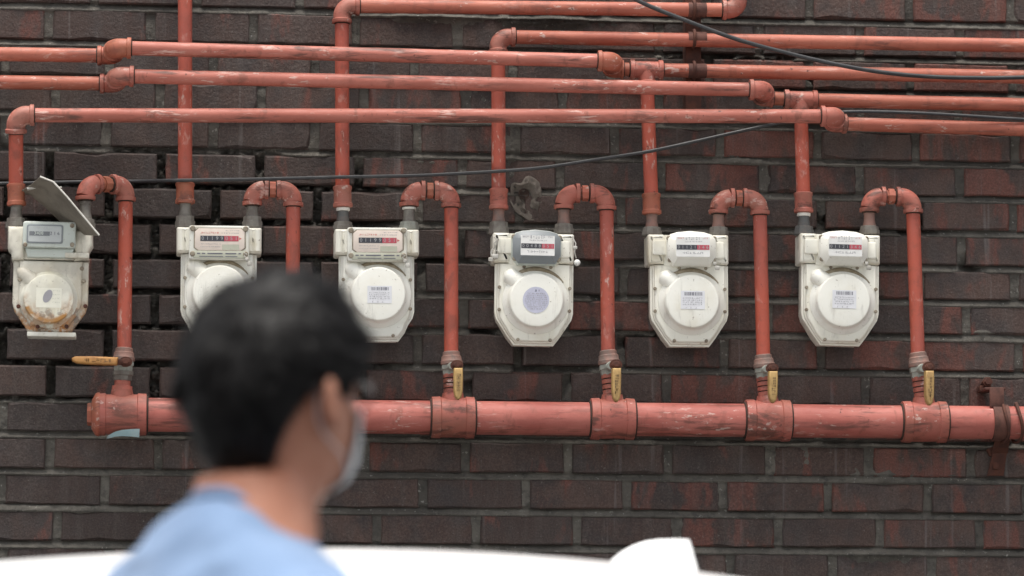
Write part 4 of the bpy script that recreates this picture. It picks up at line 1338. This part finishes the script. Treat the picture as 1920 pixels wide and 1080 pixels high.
# shark-fin aerial
FD = -CY
fin_px = [(1135, 1062), (1146, 1050), (1165, 1035), (1185, 1024), (1210, 1015.5), (1235, 1012), (1262, 1011), (1292, 1011.5), (1297, 1026), (1302, 1046), (1308, 1068), (1309, 1082)]
fo = [P(x, y, FD) for x, y in fin_px]
zb_ = min(p.z for p in fo); zt_ = max(p.z for p in fo)
mb = MB(); nf = len(fo); rings = []
cxf = sum(p.x for p in fo)/nf
for j in range(7):
    s_ = -1+2*j/6
    rings.append([])
    for p in fo:
        hgt_ = (p.z-zb_)/(zt_-zb_)
        half = .030*(1-.88*hgt_**.8)
        sh_ = 1-.10*(abs(s_)**3)
        rings[-1].append((cxf+(p.x-cxf)*sh_, CY+s_*half, zb_+(p.z-zb_)*sh_))
vs = [v for r_ in rings for v in r_]; fs = []
for j in range(6):
    for i in range(nf):
        i2 = (i+1) % nf; fs.append((j*nf+i, j*nf+i2, (j+1)*nf+i2, (j+1)*nf+i))
fs += [tuple(range(nf)), tuple(6*nf+i for i in range(nf-1, -1, -1))]
mb.add(vs, fs); mb.build('roof_aerial', CARW, car, 40)

# ------------------------------------------------------------------ the man
SK, t, b = new_mat('skin', .5, 0, .4)
g = G(t); c = g.coord('obj')
g.l(g.mix(g.ramp(g.noise(c, 14, 4), .35, .7), (.45, .205, .130), (.38, .155, .092)), b.inputs['Base Color'])
b.inputs['Subsurface Weight'].default_value = .12; b.inputs['Subsurface Radius'].default_value = (.012, .005, .003); b.inputs['Subsurface Scale'].default_value = 1
g.bump(g.noise(c, 300, 3), .15, .0005, b)
HAIR, t, b = new_mat('hair_black', .58, 0, .14)
g = G(t); c = g.coord('obj')
g.l(g.mix(g.ramp(g.noise(c, 60, 3), .4, .7), (.0045, .0042, .0042), (.013, .0112, .0105)), b.inputs['Base Color'])
HAIRS, t, b = new_mat('hair_strand_sheen', .5, 0, .2)
b.inputs['Base Color'].default_value = (.0065, .0054, .005, 1)
SHIRT, t, b = new_mat('tshirt_blue', .85, 0, .2)
g = G(t); c = g.coord('obj')
g.l(g.mix(g.ramp(g.noise(c, 6, 4), .3, .7), (.195, .28, .425), (.165, .245, .385)), b.inputs['Base Color'])
b.inputs['Sheen Weight'].default_value = .2
g.bump(g.noise(c, 700, 2), .2, .0006, b)
MASK = flat('mask_white', (.80, .80, .80), .8); TROUS = flat('trousers_navy', (.03, .035, .05), .85); SHOE = flat('shoe_black', (.03, .03, .03), .5)
FRAME = flat('spectacle_frame', (.04, .03, .03), .3)
EYEW = flat('eye_white', (.7, .68, .65), .2)

HZ = 1.578; HY = .060
TW = -radians(13)
def twist(o):
    for v in o.data.vertices:
        k_ = max(0, min(1, (1.50-v.co.z)/.09)); a_ = TW*k_*k_*(3-2*k_)
        x, y = v.co.x, v.co.y
        v.co.x = x*cos(a_)-y*sin(a_); v.co.y = x*sin(a_)+y*cos(a_)        # ear canal height and how far the head sits ahead of the shoulders
TAB = [(-150, 60, 58, 58, -26), (-112, 57, 57, 56, -24), (-90, 60, 74, 56, -16), (-78, 60, 96, 62, -6), (-58, 63, 104, 72, 0), (-30, 69, 106, 86, 0), (0, 74, 103, 96, 0), (30, 77, 101, 101, 0), (60, 77, 99, 101, 0), (88, 71, 88, 93, 0), (108, 60, 72, 78, 0), (122, 44, 52, 57, 0), (131, 25, 30, 32, 0), (135, 4, 5, 5, 0)]
def tabv(z):
    z = max(TAB[0][0], min(TAB[-1][0], z))
    for a, b_ in zip(TAB[:-1], TAB[1:]):
        if a[0] <= z <= b_[0]:
            t_ = (z-a[0])/(b_[0]-a[0])
            return [a[k]+(b_[k]-a[k])*t_ for k in range(1, 5)]
def head_pt(ang, z, off=0.0):
    """ang 0 = straight ahead (+Y), positive towards the right ear (+X); mm in, metres out"""
    a, f, bk, yc = tabv(z)
    x = (a+off)*abs(sin(ang))**.9*(1 if sin(ang) >= 0 else -1)
    y = ((f if cos(ang) >= 0 else bk)+off)*abs(cos(ang))**.9*(1 if cos(ang) >= 0 else -1)+yc
    if cos(ang) > 0:
        aa = atan2(sin(ang), cos(ang))
        y += 20*exp(-(aa/.13)**2)*exp(-((z+18)/22)**2)+6*exp(-(aa/.5)**2)*exp(-((z+52)/10)**2)-5*exp(-((abs(aa)-.33)/.14)**2)*exp(-((z-18)/11)**2)
    return Vector((x/1000, HY+y/1000, HZ+z/1000))
man = thing('person', 'man seen from behind in light blue t-shirt, face mask and glasses, looking right', 'person', (0, 0, 0))
body = MB()
zs = [-150, -140, -126, -112, -100, -90, -84, -78, -70, -58, -50, -42, -34, -26, -18, -10, 0, 10, 18, 26, 36, 48, 60, 74, 88, 98, 108, 116, 122, 127, 131, 135]
NA = 64; vs = []; fs = []
for z in zs:
    for j in range(NA): vs.append(head_pt(2*pi*j/NA, z))
for i in range(len(zs)-1):
    for j in range(NA):
        j2 = (j+1) % NA; fs.append((i*NA+j, i*NA+j2, (i+1)*NA+j2, (i+1)*NA+j))
fs += [tuple(range(NA)), tuple((len(zs)-1)*NA+j for j in range(NA))]
body.add(vs, fs)
def ell_loft(mb, secs, n=40):
    vs = []; fs = []
    for (cx_, cy_, cz_, a, b_, tilt) in secs:
        for j in range(n):
            t_ = 2*pi*j/n
            x = a*abs(cos(t_))**.85*(1 if cos(t_) > 0 else -1); y = b_*abs(sin(t_))**.85*(1 if sin(t_) > 0 else -1)
            vs.append((cx_+x, cy_+y, cz_-y*tilt))
    for i in range(len(secs)-1):
        for j in range(n):
            j2 = (j+1) % n; fs.append((i*n+j, i*n+j2, (i+1)*n+j2, (i+1)*n+j))
    fs += [tuple(range(n)), tuple((len(secs)-1)*n+j for j in range(n))]
    mb.add(vs, fs)
# trunk, legs and arms under the clothes
ell_loft(body, [(0, .018, 1.50, .058, .058, 0), (0, .010, 1.44, .075, .065, 0), (0, 0, 1.36, .11, .075, 0), (0, 0, 1.28, .15, .09, 0), (0, .005, 1.10, .15, .105, 0), (0, 0, .92, .155, .11, 0), (0, 0, .82, .14, .10, 0)])
for s_ in (-1, 1):
    body.tube([(s_*.085, 0, .86), (s_*.09, .005, .70), (s_*.092, .008, .50), (s_*.094, -.01, .38), (s_*.095, -.015, .28), (s_*.096, -.012, .10), (s_*.096, -.005, .06)], [.085, .075, .055, .052, .055, .036, .035], 20)
    body.tube([(s_*.130, -.005, 1.29), (s_*.195, -.005, 1.27), (s_*.225, -.005, 1.22), (s_*.240, .0, 1.10), (s_*.246, .02, 1.00), (s_*.250, .05, .88)], [.045, .044, .043, .038, .036, .026], 18)
    # hand: palm, four fingers and a thumb
    body.tube([(s_*.250, .05, .89), (s_*.250, .058, .86), (s_*.250, .066, .81), (s_*.249, .07, .79)], [.024, .028, .033, .024], 14)
    for k, (dy, ln) in enumerate(((-.030, .062), (-.010, .075), (.011, .080), (.031, .072))):
        b0 = Vector((s_*.250, .068+dy, .805))
        body.tube([b0, b0+Vector((-s_*.004, .004, -ln*.45)), b0+Vector((-s_*.016, .006, -ln*.8)), b0+Vector((-s_*.028, .006, -ln*1.05))], [.0095, .0090, .0082, .006], 10)
    b0 = Vector((s_*.245, .078, .855))
    body.tube([b0, b0+Vector((-s_*.012, .026, -.018)), b0+Vector((-s_*.018, .036, -.045)), b0+Vector((-s_*.020, .036, -.062))], [.014, .012, .010, .007], 10)
    # ear
    ec = Vector((s_*.078, HY-.012, HZ)); vs = []; fs = []
    for i in range(9):
        for j in range(16):
            ph = pi*i/8; t_ = 2*pi*j/16
            dx = .010*cos(ph)*s_; ry = .020*sin(ph)*cos(t_); rz = .033*sin(ph)*sin(t_)
            v_ = Vector((dx, ry, rz))
            v_.x += s_*(.009-ry*.40)+s_*.004*(abs(rz)/.033)
            v_.y -= rz*.18
            vs.append(ec+v_)
    for i in range(8):
        for j in range(16):
            j2 = (j+1) % 16; fs.append((i*16+j, i*16+j2, (i+1)*16+j2, (i+1)*16+j))
    body.add(vs, fs)
bo = body.build('body', SK, man, 80)
def remesh(o, vox, smooth=4, mat=None):
    md = o.modifiers.new('r', 'REMESH'); md.mode = 'VOXEL'; md.voxel_size = vox; md.use_smooth_shade = True
    if smooth:
        ms = o.modifiers.new('s', 'SMOOTH'); ms.iterations = smooth; ms.factor = .5
    dg = bpy.context.evaluated_depsgraph_get()
    me_ = bpy.data.meshes.new_from_object(o.evaluated_get(dg))
    o.modifiers.clear(); old = o.data; o.data = me_
    bpy.data.meshes.remove(old)
    if not me_.materials: me_.materials.append(mat)
    me_.shade_smooth()
remesh(bo, .0052, 2, SK); twist(bo)
# t-shirt
sh = MB()
ell_loft(sh, [(0, .018, 1.462, .068, .066, .42), (0, .015, 1.452, .082, .074, .40), (0, .010, 1.440, .112, .084, .25), (0, .004, 1.420, .155, .096, .1), (0, 0, 1.392, .192, .108, 0), (0, -.004, 1.34, .205, .120, 0), (0, 0, 1.22, .195, .125, 0), (0, .004, 1.05, .182, .122, 0), (0, .004, .90, .186, .126, 0), (0, .004, .86, .187, .127, 0)], 48)
for s_ in (-1, 1):
    sh.tube([(s_*.135, -.004, 1.375), (s_*.190, -.005, 1.345), (s_*.222, -.006, 1.26), (s_*.238, -.004, 1.17), (s_*.242, -.002, 1.13)], [.062, .068, .066, .064, .066], 22)
sho = sh.build('tshirt', SHIRT, man, 80)
remesh(sho, .007, 5, SHIRT)
def drop(o):
    for v in o.data.vertices:
        v.co.z -= .016*max(0, min(1, (v.co.z-1.2)/.2))+.026*max(0, min(1, (v.co.x-.02)/.12))*max(0, min(1, (v.co.z-1.15)/.2))-.006*max(0, min(1, -v.co.x/.15))
drop(sho)
for v in sho.data.vertices:
    c_ = v.co
    f1 = noise.noise(Vector((c_.x*9+c_.z*6, c_.y*9, c_.z*14-c_.x*5)))
    f2 = noise.noise(Vector((c_.x*24-c_.z*10, c_.y*20, c_.z*28)))
    k = .013*f1*min(1, max(0, (1.47-c_.z)/.06))+.0045*f2
    v.co = c_+v.normal*k
twist(sho)
col_ = MB()
ring = []
for j in range(49):
    t_ = 2*pi*j/48; x = .066*cos(t_); y = .064*sin(t_)
    ring.append((x*.98, .018+y*.98, 1.466-y*.42))
col_.tube(ring, .0075, 8, False); co_ = col_.build('collar', SHIRT, sho, 60)
drop(co_)
twist(co_)
# trousers and shoes
tr = MB()
ell_loft(tr, [(0, .002, .98, .165, .118, 0), (0, .002, .90, .172, .122, 0), (0, 0, .80, .165, .118, 0), (0, 0, .77, .14, .10, 0)])
for s_ in (-1, 1):
    tr.tube([(s_*.085, 0, .86), (s_*.092, .004, .70), (s_*.096, .006, .50), (s_*.098, -.006, .30), (s_*.099, -.006, .08)], [.092, .088, .076, .07, .066], 24)
tro = tr.build('trousers', TROUS, man, 80); remesh(tro, .008, 4, TROUS); twist(tro)
for s_ in (-1, 1):
    mb = MB()
    ell_loft(mb, [(s_*.098, .045, .0, .044, .135, 0), (s_*.098, .045, .03, .047, .138, 0), (s_*.098, .035, .06, .043, .11, 0), (s_*.098, .0, .095, .040, .055, 0), (s_*.098, -.005, .11, .036, .045, 0)], 28)
    twist(mb.build('shoe', SHOE, man, 50))
    mb = MB(); e_ = head_pt(s_*.33, 18, -9)
    mb.lathe(e_-YO*.011, YO, [(0, .001), (.004, .008), (.011, .0115), (.018, .008), (.022, .001)], 14); mb.build('eye', EYEW, man, 60)
# hair cap
def hairline(ang):
    a = abs(atan2(sin(ang), cos(ang)))       # 0 front .. pi back
    if a < .9: return 80-10*(a/.9)
    if a < 1.35: return 70-62*((a-.9)/.45)
    if a < 1.95: return 8+10*sin(pi*(a-1.35)/.6)
    return 8-80*min(1, ((a-1.95)/.55))
def hair_off(ang, z):
    u = max(0, min(1, (z-hairline(ang))/70))
    q_ = head_pt(ang, min(z, 134))
    bk_ = max(0, -cos(ang))*max(0, 1-abs(z+5)/75)*7
    return 3+bk_*min(1, u*4+.2)+(9+6*u)*min(1, u*3.2+.25)+5*noise.noise(q_*26)+3.5*noise.noise(q_*70)
NA2, NZ2 = 96, 36; vs = []; fs = []
mb = MB()
def cap_pt(ang, t_):
    hl = hairline(ang)
    z = hl+(134.9-hl)*(1-(1-t_)**1.6)
    o_ = hair_off(ang, z)
    p = head_pt(ang, z, o_)
    p.z += max(0, (z-95)/40)**1.5*.017
    return p
for i in range(NZ2+1):
    for j in range(NA2): vs.append(cap_pt(2*pi*j/NA2, i/NZ2))
for i in range(NZ2):
    for j in range(NA2):
        j2 = (j+1) % NA2; fs.append((i*NA2+j, i*NA2+j2, (i+1)*NA2+j2, (i+1)*NA2+j))
fs.append(tuple(NZ2*NA2+j for j in range(NA2)))
# inner lip so the hair edge has thickness
base_i = len(vs)
for j in range(NA2): vs.append(head_pt(2*pi*j/NA2, hairline(2*pi*j/NA2)+6, -2))
for j in range(NA2):
    j2 = (j+1) % NA2; fs.append((base_i+j, base_i+j2, j2, j))
mb.add(vs, fs)
ho = mb.build('hair', HAIR, man, 80)
# loose strands lying over the cap
hr = random.Random(21); mb = MB(); vs = []; fs = []
whorl = head_pt(pi-.25, 118, 20)
tufts = []
for k in range(420):
    tufts.append((hr.uniform(-pi, pi), hr.uniform(.0, .96), hr.gauss(.3, .45), hr.uniform(.05, .75), hr.uniform(.7, 1.3)))
for k in range(13000):
    tf = hr.choice(tufts)
    ang = tf[0]+hr.gauss(0, .07); t_ = min(.97, max(0, tf[1]+hr.gauss(0, .03)))
    p = cap_pt(ang, t_)
    e1 = (cap_pt(ang+.05, t_)-p); e2 = (cap_pt(ang, max(0, t_-.03))-p)
    if e1.length < 1e-6 or e2.length < 1e-6: continue
    nrm = e2.cross(e1)
    if nrm.length < 1e-9: continue
    nrm.normalize()
    if nrm.dot(p-Vector((0, HY, HZ+.03))) < 0: nrm = -nrm
    dn = (p-whorl); dn = dn-nrm*dn.dot(nrm)
    if dn.length < 1e-5: continue
    dn.normalize()
    sd_ = nrm.cross(dn)
    dn = (dn+sd_*(tf[2]+.12*hr.gauss(0, 1))).normalized()
    L_ = hr.uniform(.026, .046)*tf[4]; lift = max(.03, tf[3]+hr.gauss(0, .08))
    if t_ < .25: L_ *= .6; lift *= .6
    elif t_ > .4: L_ *= 1.15; lift *= .65
    wv = hr.uniform(.0005, .0011)
    b0 = len(vs); cur = p-nrm*.002; d_ = (dn+nrm*lift).normalized(); S_ = 4
    for i in range(S_+1):
        wd = wv*(1-i/S_*.85); sx = d_.cross(nrm).normalized()
        vs += [cur-sx*wd, cur+sx*wd]
        cur = cur+d_*L_/S_
        d_ = (d_-nrm*(.11+lift*.28)+Vector((0, 0, -.05))).normalized()
    for i in range(S_): fs.append((b0+2*i, b0+2*i+1, b0+2*i+3, b0+2*i+2))
mb.add(vs, fs)
me = bpy.data.meshes.new('hair_strands'); me.from_pydata([tuple(v) for v in mb.v], [], mb.f); me.materials.append(HAIRS); me.shade_smooth()
hs = bpy.data.objects.new('hair_strands', me); COL.objects.link(hs); hs.parent = ho; tag(hs, kind='stuff')
# mask with ear loops
mb = MB(); vs = []; fs = []
I_, J_ = 16, 24
for sgn in (6.5, 5.0):
    for i in range(I_+1):
        z = -92+ (2+92)*i/I_
        wd = 1.02-.18*abs(i/I_-.45)
        for j in range(J_+1):
            a = (-1+2*j/J_)*wd
            p = head_pt(a, z, sgn); p.y += .006*exp(-(a/.5)**2)
            if i % 4 == 0: p.y -= .0012
            vs.append(p)
nn_ = (I_+1)*(J_+1)
for i in range(I_):
    for j in range(J_):
        a = i*(J_+1)+j; fs.append((a, a+1, a+J_+2, a+J_+1)); fs.append((nn_+a, nn_+a+J_+1, nn_+a+J_+2, nn_+a+1))
mb.add(vs, fs); mk = mb.build('face_mask', MASK, man, 70)
for s_ in (-1, 1):
    mb = MB()
    mb.tube(spline([head_pt(s_*.95, -8, 6), head_pt(s_*1.25, 12, 5), head_pt(s_*1.5, 30, 6), head_pt(s_*1.72, 16, 5), head_pt(s_*1.76, -8, 4), head_pt(s_*1.62, -30, 4), head_pt(s_*1.25, -54, 5), head_pt(s_*.95, -78, 6)], 6), .0010, 8)
    mb.build('ear_loop', MASK, mk, 60)
# glasses
gl = MB()
for s_ in (-1, 1):
    ctr = head_pt(s_*.33, 20, 14)
    ring = [ctr+Vector((.023*cos(t_), -abs(.023*cos(t_)+s_*.033)*.12, .019*sin(t_))) for t_ in [2*pi*i/28 for i in range(29)]]
    gl.tube(ring, .0024, 8)
    gl.tube([ctr+Vector((s_*.023, -.006, .008)), head_pt(s_*.85, 32, 12), head_pt(s_*1.3, 32, 10), head_pt(s_*1.72, 30, 10), head_pt(s_*1.9, 12, 12)], .0032, 8)
p_, q_ = head_pt(-.05, 24, 14), head_pt(.05, 24, 14)
gl.tube([head_pt(-.15, 24, 16), head_pt(0, 27, 14), head_pt(.15, 24, 16)], .0018, 8)
gl.build('glasses', FRAME, man, 60)

man.rotation_euler = (0, 0, -radians(41))
# stand him so that his right ear region falls where the photo has it
target = P(519, 768, 2.80)
hc_ = Matrix.Rotation(-radians(41), 3, 'Z') @ Vector((0, HY, 0))
man.location = (target.x-hc_.x, target.y-hc_.y, target.z-HZ)
man.location.z = 0.0
man.scale = (1, 1, target.z/HZ)
MAN_DZ = target.z-HZ
print('man dz', MAN_DZ, 'bricks', n_br, 'man loc', tuple(man.location))
